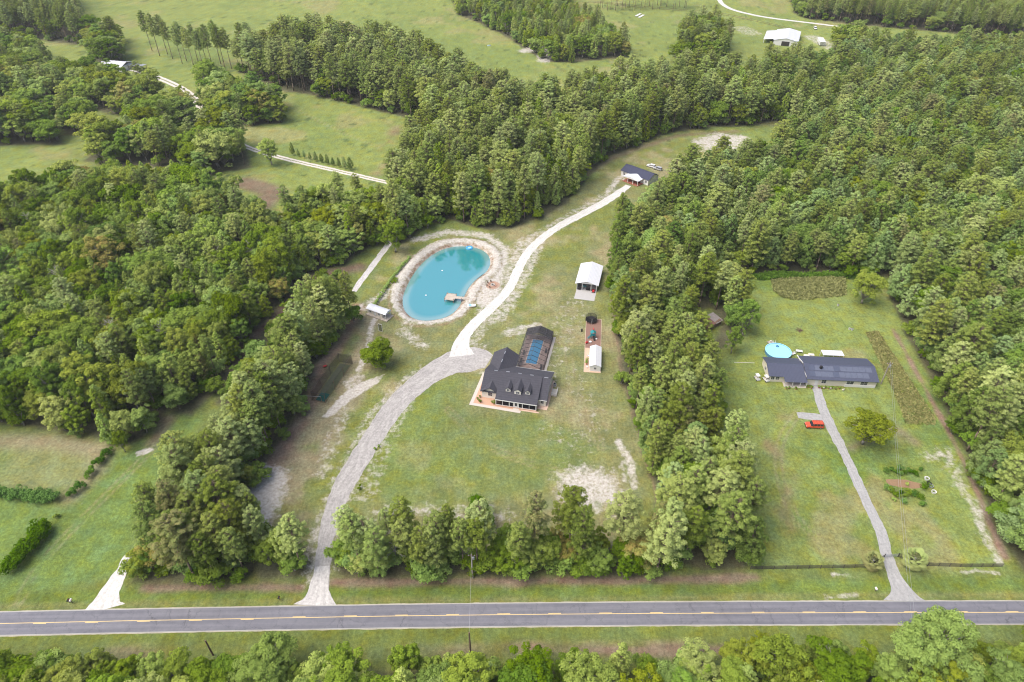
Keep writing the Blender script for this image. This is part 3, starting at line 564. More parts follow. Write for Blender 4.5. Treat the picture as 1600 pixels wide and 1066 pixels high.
M_panel = plain('heater_panel', (.105, .12, .165), .35, .22, 1.2); M_panel2 = plain('dark_heater_panel', (.075, .088, .13), .35, .25, 1.5)
def screen(name, col, opac):
    m, nt, N, L, p = newmat(name); N.remove(p); d = N.new('ShaderNodeBsdfDiffuse'); d.inputs[0].default_value = (*col, 1); t = N.new('ShaderNodeBsdfTransparent'); s = N.new('ShaderNodeMixShader')
    s.inputs[0].default_value = opac; L.new(t.outputs[0], s.inputs[1]); L.new(d.outputs[0], s.inputs[2]); L.new(s.outputs[0], N['Material Output'].inputs[0]); return m
M_screen = screen('insect_screen', (.08, .08, .085), .34); M_net = screen('black_netting', (.03, .03, .03), .38); M_net2 = screen('trampoline_net', (.02, .02, .025), .5)
m, nt, N, L, p = newmat('pool_water'); p.inputs['Base Color'].default_value = (.06, .26, .46, 1); p.inputs['Roughness'].default_value = .04; M_pool = m
m, nt, N, L, p = newmat('clear_pool_water'); p.inputs['Base Color'].default_value = (.30, .68, .84, 1); p.inputs['Roughness'].default_value = .04; M_pool2 = m

def window(parent, x, y, z, w_, h_, face='-y', mull=1):
    s = MB(); t = .05
    def bx(mb, u0, u1, z0, z1, d0, d1):
        if face == '-y': mb.box(x + u0, x + u1, y - d1, y - d0, z + z0, z + z1)
        elif face == '+y': mb.box(x + u0, x + u1, y + d0, y + d1, z + z0, z + z1)
        elif face == '-x': mb.box(x - d1, x - d0, y + u0, y + u1, z + z0, z + z1)
        else: mb.box(x + d0, x + d1, y + u0, y + u1, z + z0, z + z1)
    g = MB(); bx(g, -w_ / 2, w_ / 2, 0, h_, .005, .03); fr = MB()
    bx(fr, -w_ / 2 - .09, -w_ / 2, -.09, h_ + .09, .005, .07); bx(fr, w_ / 2, w_ / 2 + .09, -.09, h_ + .09, .005, .07); bx(fr, -w_ / 2, w_ / 2, -.09, 0, .005, .07); bx(fr, -w_ / 2, w_ / 2, h_, h_ + .09, .005, .07)
    bx(fr, -w_ / 2, w_ / 2, h_ / 2 - .025, h_ / 2 + .025, .032, .05)
    if mull: bx(fr, -.025, .025, 0, h_ / 2 - .026, .032, .05); bx(fr, -.025, .025, h_ / 2 + .026, h_, .032, .05)
    o = g.build('window', M_glass, parent); fr.build('window_frame', M_white, o); return o
def gable_roof_x(mb, u0, u1, v0, v1, ze, zr, t=.16, vr=None):   # ridge runs along u
    vr = (v0 + v1) / 2 if vr is None else vr
    mb.slab([(u0, v0, ze), (u1, v0, ze), (u1, vr, zr), (u0, vr, zr)], t); mb.slab([(u0, vr, zr + .003), (u1, vr, zr + .003), (u1, v1, ze), (u0, v1, ze)], t)
def gable_roof_y(mb, u0, u1, v0, v1, ze, zr, t=.16, ur=None):
    ur = (u0 + u1) / 2 if ur is None else ur
    mb.slab([(u0, v0, ze), (ur, v0, zr), (ur, v1, zr), (u0, v1, ze)], t); mb.slab([(ur, v0, zr + .003), (u1, v0, ze), (u1, v1, ze), (ur, v1, zr + .003)], t)

# ---- main house
H = thing('house', -2.7, 160.6, -12.5, 'cream sided house with charcoal shingle roof and three dormers beside the screened pool', 'house')
wl = MB(); wl.box(-7.9, 13.3, 2.6, 16.1, 0, 3.0); wl.box(-8.1, .1, 16.102, 22.3, 0, 2.9)
wl.prism([(2.6, 3.0), (16.1, 3.0), (9.1, 6.28)], -7.9, -7.75, 'x'); wl.prism([(2.6, 3.0), (16.1, 3.0), (9.1, 6.28)], 13.15, 13.3, 'x')
wl.prism([(-7.9, 3.0), (-2.3, 3.0), (-5.1, 4.55)], 2.6, 2.75); wl.prism([(-8.1, 2.9), (.1, 2.9), (-4.0, 5.4)], 22.15, 22.3)
wl.prism([(2.2, 2.95), (9.0, 6.2), (0.2, 2.75)], 10.62, 10.75, 'x'); wl.prism([(2.2, 2.95), (9.0, 6.2), (0.2, 2.75)], -2.55, -2.42, 'x')
wl.build('wall', M_siding, H)
rf = MB(); gable_roof_x(rf, -8.3, 13.7, 2.1, 16.6, 2.95, 6.5, vr=9.1)
rf.slab([(-2.75, -.45, 2.78), (10.95, -.45, 2.78), (10.95, 9.0, 6.72), (-2.75, 9.0, 6.72)], .18); rf.slab([(-2.75, 9.003, 6.72), (10.95, 9.003, 6.72), (10.95, 9.7, 6.3), (-2.75, 9.7, 6.3)], .18)
gable_roof_y(rf, -8.34, -1.9, 2.0, 6.9, 2.93, 4.95, ur=-5.1); gable_roof_y(rf, -8.55, .5, 9.5, 22.8, 2.90, 5.85, ur=-4.0)
rfo = rf.build('roof', M_shingle, H)
for b_ in [(u - .55, u + .55, 8.95, 9.2, 6.51 if u < -2.7 else 6.73, 6.64 if u < -2.7 else 6.86) for u in (-4.6, -.6, 3.4, 7.4)] + [(11.5, 12.8, 8.95, 9.2, 6.51, 6.64), (-4.12, -3.88, 14.5, 16.0, 5.86, 5.98), (-4.12, -3.88, 19, 20.4, 5.86, 5.98)]: MB().box(*b_).build('ridge_vent', M_galv, rfo)
fa = MB(); fa.box(-2.75, 10.95, -.53, -.455, 2.52, 2.8); fa.box(11.0, 13.7, 2.02, 2.095, 2.72, 2.97); fa.box(-8.38, -8.305, 2.1, 16.6, 2.72, 2.9); fa.box(-8.3, 13.7, 16.605, 16.68, 2.72, 2.97); fa.build('fascia', M_white, H)
for uc, wd, vf, big in ((.9, 1.7, 2.6, 0), (4.1, 2.3, 2.2, 1), (7.3, 1.7, 2.6, 0)):
    zb = 2.78 + (vf + .45) * .417; hd = 1.15 + .25 * big; D = MB(); vb = vf + (hd + .55) / .417
    D.box(uc - wd / 2 + .08, uc + wd / 2 - .08, vf, vf + hd / .417, zb - .25, zb + hd); D.prism([(uc - wd / 2 + .08, zb + hd), (uc + wd / 2 - .08, zb + hd), (uc, zb + hd + wd * .3)], vf, vf + .12)
    do = D.build('dormer', M_siding, H); r_ = MB(); gable_roof_y(r_, uc - wd / 2 - .14, uc + wd / 2 + .14, vf - .2, vb + wd * .6, zb + hd - .02, zb + hd + wd * .36, .1); r_.build('dormer_roof', M_shingle, do)
    window(do, uc, vf, zb + .25, .75 + .25 * big, .8, mull=1)
window(H, -5.1, 2.6, 1.1, 1.3, 1.5); window(H, 12.1, 2.6, 1.1, .9, 1.3); window(H, -2.1 + .5, 2.6, 1.1, .6, 1.2)
window(H, 13.3, 6, 1.1, 1.2, 1.3, '+x'); window(H, 13.3, 11, 1.1, 1.2, 1.3, '+x'); window(H, -7.9, 12, 1.1, 1.2, 1.3, '-x'); window(H, -7.9, 6, 1.1, 1.2, 1.3, '-x'); window(H, -4.0, 22.3, 1.0, 1.4, 1.3, '+y')
pf = MB(); pf.box(-2.6, 10.8, -.4, 2.59, 0, .32); pf.build('porch_floor', M_brickp, H)
pw = MB(); us = [-2.5, -.35, 1.75, 2.3, 3.35, 4.9, 5.9, 6.4, 8.5, 10.6]
for u in (-2.5, 1.9, 3.3, 4.95, 6.2, 10.6): pw.box(u - .11, u + .11, -.3, -.08, .321, 2.55)
for u in (-.3, 8.4): pw.box(u - .06, u + .06, -.25, -.13, .321, 2.55)
pw.box(-2.5, 10.6, -.31, -.07, 2.5, 2.7); pw.box(-2.38, 3.2, -.25, -.13, .322, .5); pw.box(5.05, 10.5, -.25, -.13, .322, .5); pw.box(10.5, 10.7, .0, 2.4, .322, .5)
pw.build('porch_frame', M_white, H)
sc_ = MB(); sc_.box(-2.4, 3.2, -.2, -.19, .5, 2.5); sc_.box(5.05, 10.5, -.2, -.19, .5, 2.5); sc_.box(10.59, 10.6, -.1, 2.5, .5, 2.5); sc_.build('porch_screen', screen('porch_screen', (.02, .02, .025), .72), H)
dr = MB(); dr.box(3.5, 4.7, -.23, -.17, .33, 2.45); do = dr.build('screen_door', M_white, H); d2 = MB(); d2.box(3.75, 4.45, -.25, -.235, .9, 2.2); d2.build('door_pane', M_glass, do)
st = MB(); st.box(3.3, 5.2, -1.2, -.42, 0, .16); st.build('step', M_conc, H)
# paved terrace round the front left corner
o = MB().poly([(-10.9, -1.8), (5.8, -2.1), (5.8, -.42), (-2.62, -.42), (-2.62, 2.58), (-7.95, 2.58), (-7.95, 14.3), (-10.5, 14.3)], -.1, .07)
pa = thing('terrace', -2.7, 160.6, -12.5, 'terracotta paver terrace with pale border wrapping the front left corner of the house', 'terrace')
o.build('paving', M_brickp, pa)
bd = MB().poly([(-11.0, -1.9), (5.9, -2.2), (5.9, -1.1), (-9.9, -.8), (-9.5, 14.3), (-10.6, 14.3)], -.1, .078); bd.build('border', M_conc, pa)
e = MB().box(5.92, 11.6, -1.0, -.42, -.1, .06).box(10.85, 14.0, 1.0, 2.58, -.1, .064).box(13.35, 14.1, 2.582, 15.5, -.1, .06); e.build('edging', plain('pink_pavers', (.55, .40, .31), .85, .2, 4), pa)
ang = R(-12.5)
def HL(u, v): return (-2.7 + u * math.cos(ang) - v * math.sin(ang), 160.6 + u * math.sin(ang) + v * math.cos(ang))
def leaf_ball(name, mat, parent, R_=.35, H_=.5, n=220, size=.16, seed=0, z0=.3):
    r = np.random.default_rng(seed); k = 7; cen = np.stack([r.normal(0, R_ * .4, k), r.normal(0, R_ * .4, k), z0 + H_ * r.uniform(.25, .8, k)], 1); V_, tn = leaf_cloud(cen, np.full(k, R_ * .65), np.full(k, n // k), size, r, 1.0)
    me = np_mesh(name, V_, np.arange(len(V_)).reshape(-1, 4)); a = me.attributes.new('tone', 'FLOAT', 'POINT'); a.data.foreach_set('value', tn.astype(np.float32)); return link(name, me, mat, parent)
def potted(x, y, label, group, s=1.0, seed=0, z=.07):
    t = thing('potted_plant', x, y, 0, label, 'potted plant', group, z); MB().lathe([(.16 * s, 0), (.24 * s, .4 * s), (.20 * s, .41 * s)], n=10).build('pot', M_clay, t); leaf_ball('foliage', M_dk, t, .38 * s, .55 * s, seed=seed, z0=.38 * s); return t
for i, (u, v) in enumerate([(-8.5, 2.2), (-8.9, 1.0), (-8.3, .3), (-7.6, -.2), (-3.9, .4), (-3.2, .9), (-2.9 - .3, .0)]): potted(*HL(u, v), 'small dark potted plant standing on the terracotta terrace of the house', 'potted plants on the terrace', seed=i)
t = thing('side_stoop', *HL(14.6, 9.5), -12.5, 'small white railed stoop at the right end of the house', 'stoop')
MB().box(-.6, 1.3, -1.6, 1.6, 0, .5).build('platform', M_conc, t)
rl = MB()
for y_ in (-1.5, 0, 1.5): rl.box(1.2, 1.28, y_ - .04, y_ + .04, .501, 1.4)
rl.box(1.19, 1.29, -1.55, 1.55, 1.401, 1.47); rl.box(-.5, 1.18, -1.56, -1.48, 1.401, 1.47); rl.build('railing', M_white, t)
t = thing('air_conditioner', *HL(14.4, 13.2), -12.5, 'grey air conditioning unit standing at the right rear of the house', 'air conditioner'); MB().box(-.45, .45, -.45, .45, .08, .95).build('casing', M_galv, t, .04); MB().box(-.6, .6, -.6, .6, 0, .079).build('pad', M_conc, t); MB().lathe([(.35, .952), (.35, .99)]).build('fan_grille', M_black, t)
# ---- screened swimming pool
P_ = thing('pool_enclosure', *HL(0, 16.9), -12.5, 'dark framed screen enclosure over the swimming pool behind the house', 'pool enclosure')
W_, D_ = 9.5, 22.0
MB().box(-.3, W_ + .9, -.0, D_ + .3, -.1, .10).build('slab', M_conc, P_)
MB().poly([(0.05, .1), (W_ - .05, .1), (W_ - .05, D_ - .05), (.05, D_ - .05)], .101, .13).build('deck', M_deckp, P_)
fr = MB(); zr, ze = 4.7, 2.8
nb = 9
for i in range(nb + 1):
    y_ = D_ * i / nb
    for a, b in (((0, y_, .1), (0, y_, ze)), ((W_, y_, .1), (W_, y_, ze)), ((0, y_, ze), (W_ / 2, y_, zr)), ((W_ / 2, y_, zr), (W_, y_, ze))): fr.bar(a, b, .075, 4)
for x_, z_ in ((0, ze), (W_, ze), (W_ / 2, zr), (0, 1.2), (W_, 1.2), (0, .15), (W_, .15)): fr.bar((x_, 0, z_), (x_, D_, z_), .06, 4)
for x_ in (W_ * .25, W_ * .75): fr.bar((x_, 0, (ze + zr) / 2), (x_, D_, (ze + zr) / 2), .04, 4)
for x_ in (W_ * .25, W_ * .5, W_ * .75): fr.bar((x_, D_, .1), (x_, D_, ze + (zr - ze) * (1 - abs(x_ - W_ / 2) / (W_ / 2))), .05, 4)
fr.bar((0, D_, ze), (W_, D_, ze), .06, 4); fr.bar((0, 0, ze), (W_, 0, ze), .06, 4); fr.build('frame', M_dark, P_)
s_ = MB(); s_.add([(0, 0, ze), (W_ / 2, 0, zr), (W_ / 2, D_, zr), (0, D_, ze), (W_, 0, ze), (W_, D_, ze)], [(0, 1, 2, 3), (1, 4, 5, 2)])
s_.add([(0, 0, .1), (0, D_, .1), (0, D_, ze), (0, 0, ze)], [(0, 1, 2, 3)]); s_.add([(W_, 0, .1), (W_, D_, .1), (W_, D_, ze), (W_, 0, ze)], [(0, 1, 2, 3)]); s_.add([(0, D_, .1), (W_, D_, .1), (W_, D_, ze), (W_ / 2, D_, zr), (0, D_, ze)], [(0, 1, 2, 3, 4)])
s_.build('screen', M_screen, P_)
rfm = MB(); rfm.slab([(.1, D_ - 4.2, ze - .1), (W_ / 2, D_ - 4.2, zr - .1), (W_ / 2, D_ - .1, zr - .1), (.1, D_ - .1, ze - .1)], .05); rfm.slab([(W_ / 2, D_ - 4.2, zr - .097), (W_ - .1, D_ - 4.2, ze - .1), (W_ - .1, D_ - .1, ze - .1), (W_ / 2, D_ - .1, zr - .097)], .05)
rfm.build('shade_cloth', screen('shade_cloth', (.05, .05, .06), .75), P_)
cp = thing('swimming_pool', *HL(2.6, 22.6), -12.5, 'blue rectangular swimming pool inside the dark screen enclosure', 'swimming pool')
MB().poly([(-.35, -.35), (4.15, -.35), (4.15, 13.85), (-.35, 13.85)], .132, .20).build('coping', plain('coping_stone', (.42, .35, .31), .8, .15, 4), cp); MB().poly([(0, 0), (3.8, 0), (3.8, 13.5), (0, 13.5)], .17, .21).build('water', M_pool, cp)
for i, (u, v) in enumerate([(.9, 23), (.9, 27.5), (8.3, 21), (8.4, 30)]):
    l = thing('lounge_chair', *HL(u, v), -12.5 + 90 * (i > 1) * 0, 'dark lounge chair on the pool deck under the screen enclosure', 'lounge chair', 'lounge chairs by the screened pool', .131)
    MB().box(-.35, .35, -.9, .5, .28, .36).build('seat', M_dark, l); MB().slab([(-.35, .5, .36), (.35, .5, .36), (.35, 1.0, .85), (-.35, 1.0, .85)], .07).build('backrest', M_dark, l)
    for a, b in ((-.3, -.8), (.3, -.8), (-.3, .45), (.3, .45)): MB().bar((a, b, 0), (a, b, .28), .03, 5).build('leg', M_dark, l)

# ---- metal barn with open front
B = thing('barn', 24.9, 227.2, -13, 'white metal barn with open cluttered front and concrete apron', 'barn')
MB().box(.7, 8.7, -5.6, 15, -.1, .08).build('slab', plain('grey_concrete', (.38, .375, .37), .85, .12, 1.2), B)
r_ = MB(); gable_roof_y(r_, 0, 9.35, .6, 16.2, 3.1, 4.55, .1); r_.build('roof', M_wmetal, B)
w_ = MB(); w_.box(.7, .85, 1.2, 15.4, .081, 3.15); w_.box(8.5, 8.65, 1.2, 15.4, .081, 3.15); w_.box(.851, 8.499, 15.25, 15.4, .081, 3.15); w_.box(.851, 8.499, 6, 6.12, .081, 3.15); w_.prism([(.7, 3.2), (8.65, 3.2), (4.67, 4.4)], 1.0, 1.12); w_.prism([(.7, 3.2), (8.65, 3.2), (4.67, 4.4)], 15.4, 15.5); w_.build('wall', M_white, B)
for u in (.8, 2.9, 6.4, 8.55): MB().box(u - .1, u + .1, .95, 1.15, .081, 3.2).build('post', M_white, B)
def BL(u, v): a = R(-13); return (24.9 + u * math.cos(a) - v * math.sin(a), 227.2 + u * math.sin(a) + v * math.cos(a))
t = thing('lawn_tractor', *BL(7.5, .9), -13, 'red lawn tractor parked in the right bay of the white metal barn', 'lawn tractor', z=.08)
MB().box(-.45, .45, -1.1, .1, .35, .85).build('hood', M_red, t, .06); MB().box(-.5, .5, .1, 1.0, .3, .62).build('rear_body', M_red, t, .05); MB().box(-.25, .25, .3, .75, .63, 1.0).build('seat', M_black, t, .04)
for a, b, q in ((-.5, -.8, .25), (.5, -.8, .25), (-.58, .6, .36), (.58, .6, .36)): MB().bar((a - .1, b, q), (a + .1, b, q), q, 12).build('wheel', M_black, t)
MB().bar((0, -.05, .85), (0, .15, 1.15), .03).build('steering_wheel', M_black, t)
for i, (u, v, hh, mt, nm, lb) in enumerate([(1.7, 1.2, 1.5, M_black, 'tool_cabinet', 'black cabinet at the left corner of the barn opening'), (5.4, 1.3, 1.6, M_dark, 'workbench', 'dark loaded workbench in the middle of the barn opening'), (3.6, 2.4, 1.3, M_galv, 'metal_shelf', 'grey metal shelf behind the workbench in the barn')]):
    t = thing(nm, *BL(u, v), -13, lb, nm.replace('_', ' '), z=.08)
    if nm == 'tool_cabinet': MB().box(-.6, .6, -.35, .35, .1, hh).build('body', mt, t, .03); [MB().box(-.52, .52, -.40, -.352, .2 + .32 * k, .46 + .32 * k).build('drawer', M_dark, t) for k in range(4)]
    else:
        MB().box(-1.0, 1.0, -.4, .4, .85, .95).build('top', mt, t); [MB().box(a - .05, a + .05, b - .05, b + .05, 0, .85).build('leg', mt, t) for a in (-.9, .9) for b in (-.3, .3)]
        MB().box(-.9, .9, -.3, .3, .3, .36).build('shelf', mt, t)
        cl = MB(); rr = random.Random(i)
        for k in range(7): a = -.85 + k * .26; cl.box(a, a + rr.uniform(.12, .24), -.25, .1 + .1 * rr.random(), .951, .95 + rr.uniform(.15, .6))
        cl.build('tools', M_black if i == 1 else M_teal, t)
t = thing('utility_trailer', *BL(2.0, 17.6), -10, 'white flat trailer loaded with junk behind the left rear of the barn', 'trailer'); MB().box(-1.4, 1.6, -.8, .8, .45, .6).build('bed', M_white, t); MB().box(-1.1, .2, -.6, .5, .601, 1.3).build('load', M_white, t, .1); [MB().bar((a, b, .3), (a, b + .2, .3), .3, 12).build('wheel', M_black, t) for a in (-.5, .4) for b in (-1.0, .8)]
t = thing('farm_cart', *BL(7.6, 17.4), 12, 'small pale cart with dark wheels behind the right rear of the barn', 'cart'); MB().box(-.9, .9, -.6, .6, .4, .95).build('box', M_beige, t, .05); [MB().bar((a, b, .28), (a, b + .16, .28), .28, 12).build('wheel', M_black, t) for a in (-.6, .6) for b in (-.78, .62)]
t = thing('fuel_tank', *BL(5.0, 17.3), 0, 'black drum shaped tank standing behind the middle of the barn', 'tank'); MB().bar((-.8, 0, .8), (.8, 0, .8), .5, 14).build('drum', M_black, t); [MB().box(a - .05, a + .05, -.35, .35, 0, .45).build('leg', M_galv, t) for a in (-.6, .6)]

# ---- play yard, trampoline, shed
Y_ = thing('play_yard', 24.5, 177.4, -6.5, 'red mulch play yard with pale timber border running up to the trampoline', 'play yard')
MB().box(.1, 5.6, 13.2, 30.9, -.05, .06).build('mulch', M_mulch, Y_)
bt = MB().box(-.05, .1, 0, 31.05, -.05, .16).box(5.6, 5.75, 0, 31.05, -.05, .16).box(.101, 5.599, 30.9, 31.05, -.05, .16).box(.101, 5.599, 13.05, 13.2, -.05, .16); bt.build('border', plain('pale_timber', (.50, .42, .33), .85, .2, 2), Y_)
MB().box(.101, 5.599, .0, 13.05, -.05, .05).build('paving', plain('tan_pavers', (.50, .36, .27), .85, .22, 3), Y_)
def YL(u, v): a = R(-6.5); return (24.5 + u * math.cos(a) - v * math.sin(a), 177.4 + u * math.sin(a) + v * math.cos(a))
S = thing('shed', *YL(1.9, .7), -6.5, 'white gable roofed garden shed on the tan paved end of the play yard', 'shed', z=.05)
MB().box(0, 3.7, 0, 10.6, 0, 2.25).prism([(0, 2.25), (3.7, 2.25), (1.85, 3.0)], 0, .12).prism([(0, 2.25), (3.7, 2.25), (1.85, 3.0)], 10.48, 10.6).build('wall', M_white, S)
r_ = MB(); gable_roof_y(r_, -.2, 3.9, -.25, 10.85, 2.24, 3.12, .08); r_.build('roof', M_wmetal, S)
MB().box(-.05, -.005, 4.4, 6.0, .05, 2.0).build('door', M_beige, S); window(S, 1.85, 0, .9, .8, .8); window(S, 0, 2.2, .9, .8, .8, '-x'); window(S, 3.7, 5, .9, .8, .8, '+x')
potted(*YL(.9, 5.9), 'yellow green potted plant left of the shed, farthest of three', None, 1.5, 21, .05); potted(*YL(.9, 4.9), 'middle one of three potted plants left of the shed', None, 1.1, 22, .05); potted(*YL(.85, 4.0), 'dark potted plant left of the shed, nearest of three', None, 1.4, 23, .05)
def chair(x, y, deg, label, group=None, mat=None, z=0.05):
    t = thing('garden_chair', x, y, deg, label, 'chair', group, z); mat = mat or M_white; MB().box(-.28, .28, -.28, .28, .4, .46).build('seat', mat, t); MB().box(-.28, .28, .24, .3, .461, .95).build('backrest', mat, t)
    for a in (-.24, .24):
        for b in (-.24, .22): MB().box(a - .03, a + .03, b - .03, b + .03, 0, .4).build('leg', mat, t)
    return t
chair(*YL(1.1, 2.3), 30, 'white garden chair in front of the three potted plants by the shed'); chair(*YL(1.3, 8.5), 60, 'white garden chair beside the shed door wall')
T_ = thing('trampoline', 29.7, 206.6, 0, 'round black trampoline with safety net at the far end of the play yard', 'trampoline')
MB().lathe([(1.75, .85), (1.75, .87)], n=28).build('mat', M_black, T_); pd = MB(); n = 28
pd.lathe([(1.76, .84), (2.15, .84), (2.15, .90), (1.76, .90)], n=28, ring=True).build('pad', M_dark, T_)
for i in range(8):
    a = 2 * math.pi * i / 8; MB().bar((2.12 * math.cos(a), 2.12 * math.sin(a), 0), (2.12 * math.cos(a), 2.12 * math.sin(a), 2.6), .04).build('pole', M_dark if i % 3 else M_white, T_)
v = []; f = []
for i in range(28): a = 2 * math.pi * i / 28; v += [(2.05 * math.cos(a), 2.05 * math.sin(a), .92), (2.05 * math.cos(a), 2.05 * math.sin(a), 2.55)]; j = (i + 1) % 28; f.append((2 * i, 2 * j, 2 * j + 1, 2 * i + 1))
MB().add(v, f).build('net', M_net2, T_)
L_ = thing('playset', 29.4, 196.6, 10, 'teal plastic playset with slide on the red mulch', 'playset')
MB().box(-.8, .8, -.6, .6, 1.2, 1.32).build('platform', M_teal, L_)
for a in (-.75, .75):
    for b in (-.55, .55): MB().box(a - .07, a + .07, b - .07, b + .07, 0, 2.4).build('post', M_teal, L_)
r_ = MB(); gable_roof_y(r_, -1.0, 1.0, -.8, .8, 2.4, 3.0, .06); r_.build('canopy', M_teal, L_)
MB().slab([(-.3, -.6, 1.32), (.3, -.6, 1.32), (.3, -2.3, .25), (-.3, -2.3, .25)], .08).build('slide', M_black, L_); MB().bar((-1.9, .2, .0), (-.8, .1, 1.3), .12).bar((-1.9, -.3, .0), (-.8, -.4, 1.3), .12).build('ladder', M_teal, L_); MB().lathe([(.3, 0), (.35, .35), (.1, .4)], 1.0, -1.2).build('bucket', M_white, L_)
t = thing('seesaw', 30.2, 200.2, 100, 'dark red seesaw between the trampoline and the teal playset', 'seesaw'); MB().box(-1.6, 1.6, -.14, .14, .45, .53).build('plank', M_red, t); MB().prism([(-.3, .06), (.3, .06), (0, .45)], -.2, .2).build('base', M_red, t)
t = thing('toy_car', 26.9, 193.2, 20, 'small red toy car near the shed end of the mulch', 'toy car'); MB().box(-.5, .5, -.3, .3, .2, .5).box(-.2, .3, -.25, .25, .501, .9).build('body', M_red, t, .05); [MB().bar((a, b, .15), (a, b + .08, .15), .15, 10).build('wheel', M_black, t) for a in (-.35, .35) for b in (-.36, .28)]
t = thing('toy_table', 28.2, 193.6, -20, 'white plastic play table on the mulch behind the shed', 'toy table'); MB().lathe([(.5, .45), (.5, .52)], n=12).build('top', M_white, t); [MB().bar((a, b, .05), (a, b, .45), .05).build('leg', M_white, t) for a in (-.3, .3) for b in (-.3, .3)]
t = thing('waste_bin', *G(909, 518), 0, 'small black bin standing on the grass left of the play yard', 'bin'); MB().lathe([(.3, 0), (.36, .95)], n=10).build('body', M_black, t); MB().lathe([(.38, .951), (.3, 1.05)], n=10).build('lid', M_black, t)

# ---- pond things
D = thing('dock', -24.2, 222.2, -12, 'weathered square wooden dock platform with walkway in the turquoise pond', 'dock')
MB().box(-2.0, 2.0, -2.1, 2.3, .25, .42).build('platform', M_wood, D); MB().slab([(2.0, -.6, .44), (2.0, 1.0, .44), (10.2, 1.0, .5), (10.2, -.6, .5)], .14).build('walkway', M_wood, D)
for a, b in ((-1.8, -1.9), (1.8, -1.9), (-1.8, 2.1), (1.8, 2.1), (4.6, -.5), (4.6, .9), (7.3, -.5), (7.3, .9)): MB().bar((a, b, -3), (a, b, .9 if a < 3 else .7), .11, 6).build('piling', M_post, D)
MB().box(-2.02, -1.95, -2.1, 2.3, .43, .55).box(-1.94, 2.0, 2.22, 2.3, .43, .55).build('edge_board', M_wood, D)
t = thing('pedal_boat', -15.6, 216.1, 8, 'white pedal boat pulled up on the sand beside the dock walkway', 'boat', z=.35)
MB().poly([(-1.7, -.5), (-1.3, -.8), (1.3, -.8), (1.75, -.3), (1.75, .3), (1.3, .8), (-1.3, .8), (-1.7, .5)], 0, .42).build('hull', M_white, t, .08); MB().box(-.9, -.1, -.5, .5, .421, .62).build('seat', M_lblue, t, .03); MB().box(-1.05, -.92, -.5, .5, .43, .9).build('backrest', M_lblue, t)
t = thing('fire_pit', -7.8, 231.2, 0, 'round stone fire pit ringed by brick paving beside the pond', 'fire pit')
MB().lathe([(2.9, -.02), (2.9, .06), (.86, .06), (.86, -.02)], n=26, ring=True).build('paving', plain('brown_brick', (.36, .25, .19), .9, .3, 4), t); MB().lathe([(.85, 0), (.85, .45), (.55, .45), (.55, 0)], n=18, ring=True).build('ring', M_conc, t); MB().lathe([(.54, .061), (.5, .12)], n=12).build('ash', M_black, t)
MB().lathe([(1.75, .061), (1.75, .3), (1.5, .3), (1.5, .061)], n=24, ring=True).build('kerb', plain('rust_brick', (.40, .24, .17), .9, .25, 4), t)
for i, a in enumerate((1.9, 2.6, 3.4, 4.2)): chair(-7.8 + 2.3 * math.cos(a), 231.2 + 2.3 * math.sin(a), math.degrees(a) - 90, 'brown chair facing the round fire pit', 'chairs round the fire pit', M_post)
t = thing('swim_float', -18.8, 262.3, 15, 'blue inflatable float at the far end of the turquoise pond', 'float', z=WATER_Z); MB().lathe([(1.5, 0), (1.6, .15), (1.5, .3), (.9, .3), (.8, .15), (.9, 0)], n=20, ring=True).build('tube', plain('blue_vinyl', (.05, .30, .60), .3, .1, 2), t, smooth=True); MB().lathe([(.85, .1), (.85, .16)], n=16).build('seat_net', M_lblue, t)
for i, (px, py, lb) in enumerate([(691, 423, 'upper white fountain nozzle ring in the pond'), (665.5, 461.5, 'lower white fountain nozzle ring in the pond')]):
    t = thing('aerator', *G(px, py, WATER_Z), 0, lb, 'pond aerator', z=WATER_Z); MB().lathe([(.3, -.02), (.34, .06), (.2, .1), (.08, .16)], n=14).build('float', M_white, t)
c_ = thing('cabin', -55.0, 211.4, -29, 'tiny cream cabin with curved white roof and porch left of the pond', 'cabin')
MB().box(0, 7.0, .1, 3.2, .35, 2.6).build('wall', M_beige, c_); MB().box(-.1, 9.6, -.9, 3.6, .05, .34).build('deck', M_wood, c_)
prof = [(-.25 + 3.8 * i / 12, 2.55 + .85 * math.sin(math.pi * i / 12)) for i in range(13)]
MB().prism(prof + [(3.5, 2.5), (-.2, 2.5)], -.2, 8.9, 'x').build('roof', M_wmetal, c_)
for a, b in ((8.6, .15), (8.6, 3.1), (7.9, .15)): MB().box(a - .07, a + .07, b - .07, b + .07, .341, 2.5).build('post', M_white, c_)
window(c_, 1.5, .1, 1.2, .8, .8); window(c_, 5.6, .1, 1.2, .8, .8); dd = MB().box(3.2, 4.1, .02, .095, .4, 2.3).build('door', M_white, c_); MB().box(7.005, 7.06, 1.1, 2.1, .4, 2.3).build('end_door', M_dark, c_)
MB().box(-.1, 6.8, -.95, -.87, .8, .88).box(-.1, 0, -.95, -.87, .341, .8).box(3.3, 3.4, -.95, -.87, .341, .8).box(6.7, 6.8, -.95, -.87, .341, .8).build('railing', M_wood, c_)
t = thing('trellis_frame', -48.3, 200.2, -20, 'white upright frame between the cabin and the lone round tree', 'frame')
fm = MB(); [fm.bar((a, 0, 0), (a, 0, 3.4), .06) for a in (-.75, .75)]; fm.bar((-.75, 0, 3.4), (.75, 0, 3.4), .06); fm.bar((-.75, 0, .2), (.75, 0, .2), .05); fm.build('frame', M_white, t); MB().box(-.7, .7, -.01, .01, .25, 3.35).build('net', M_net, t)
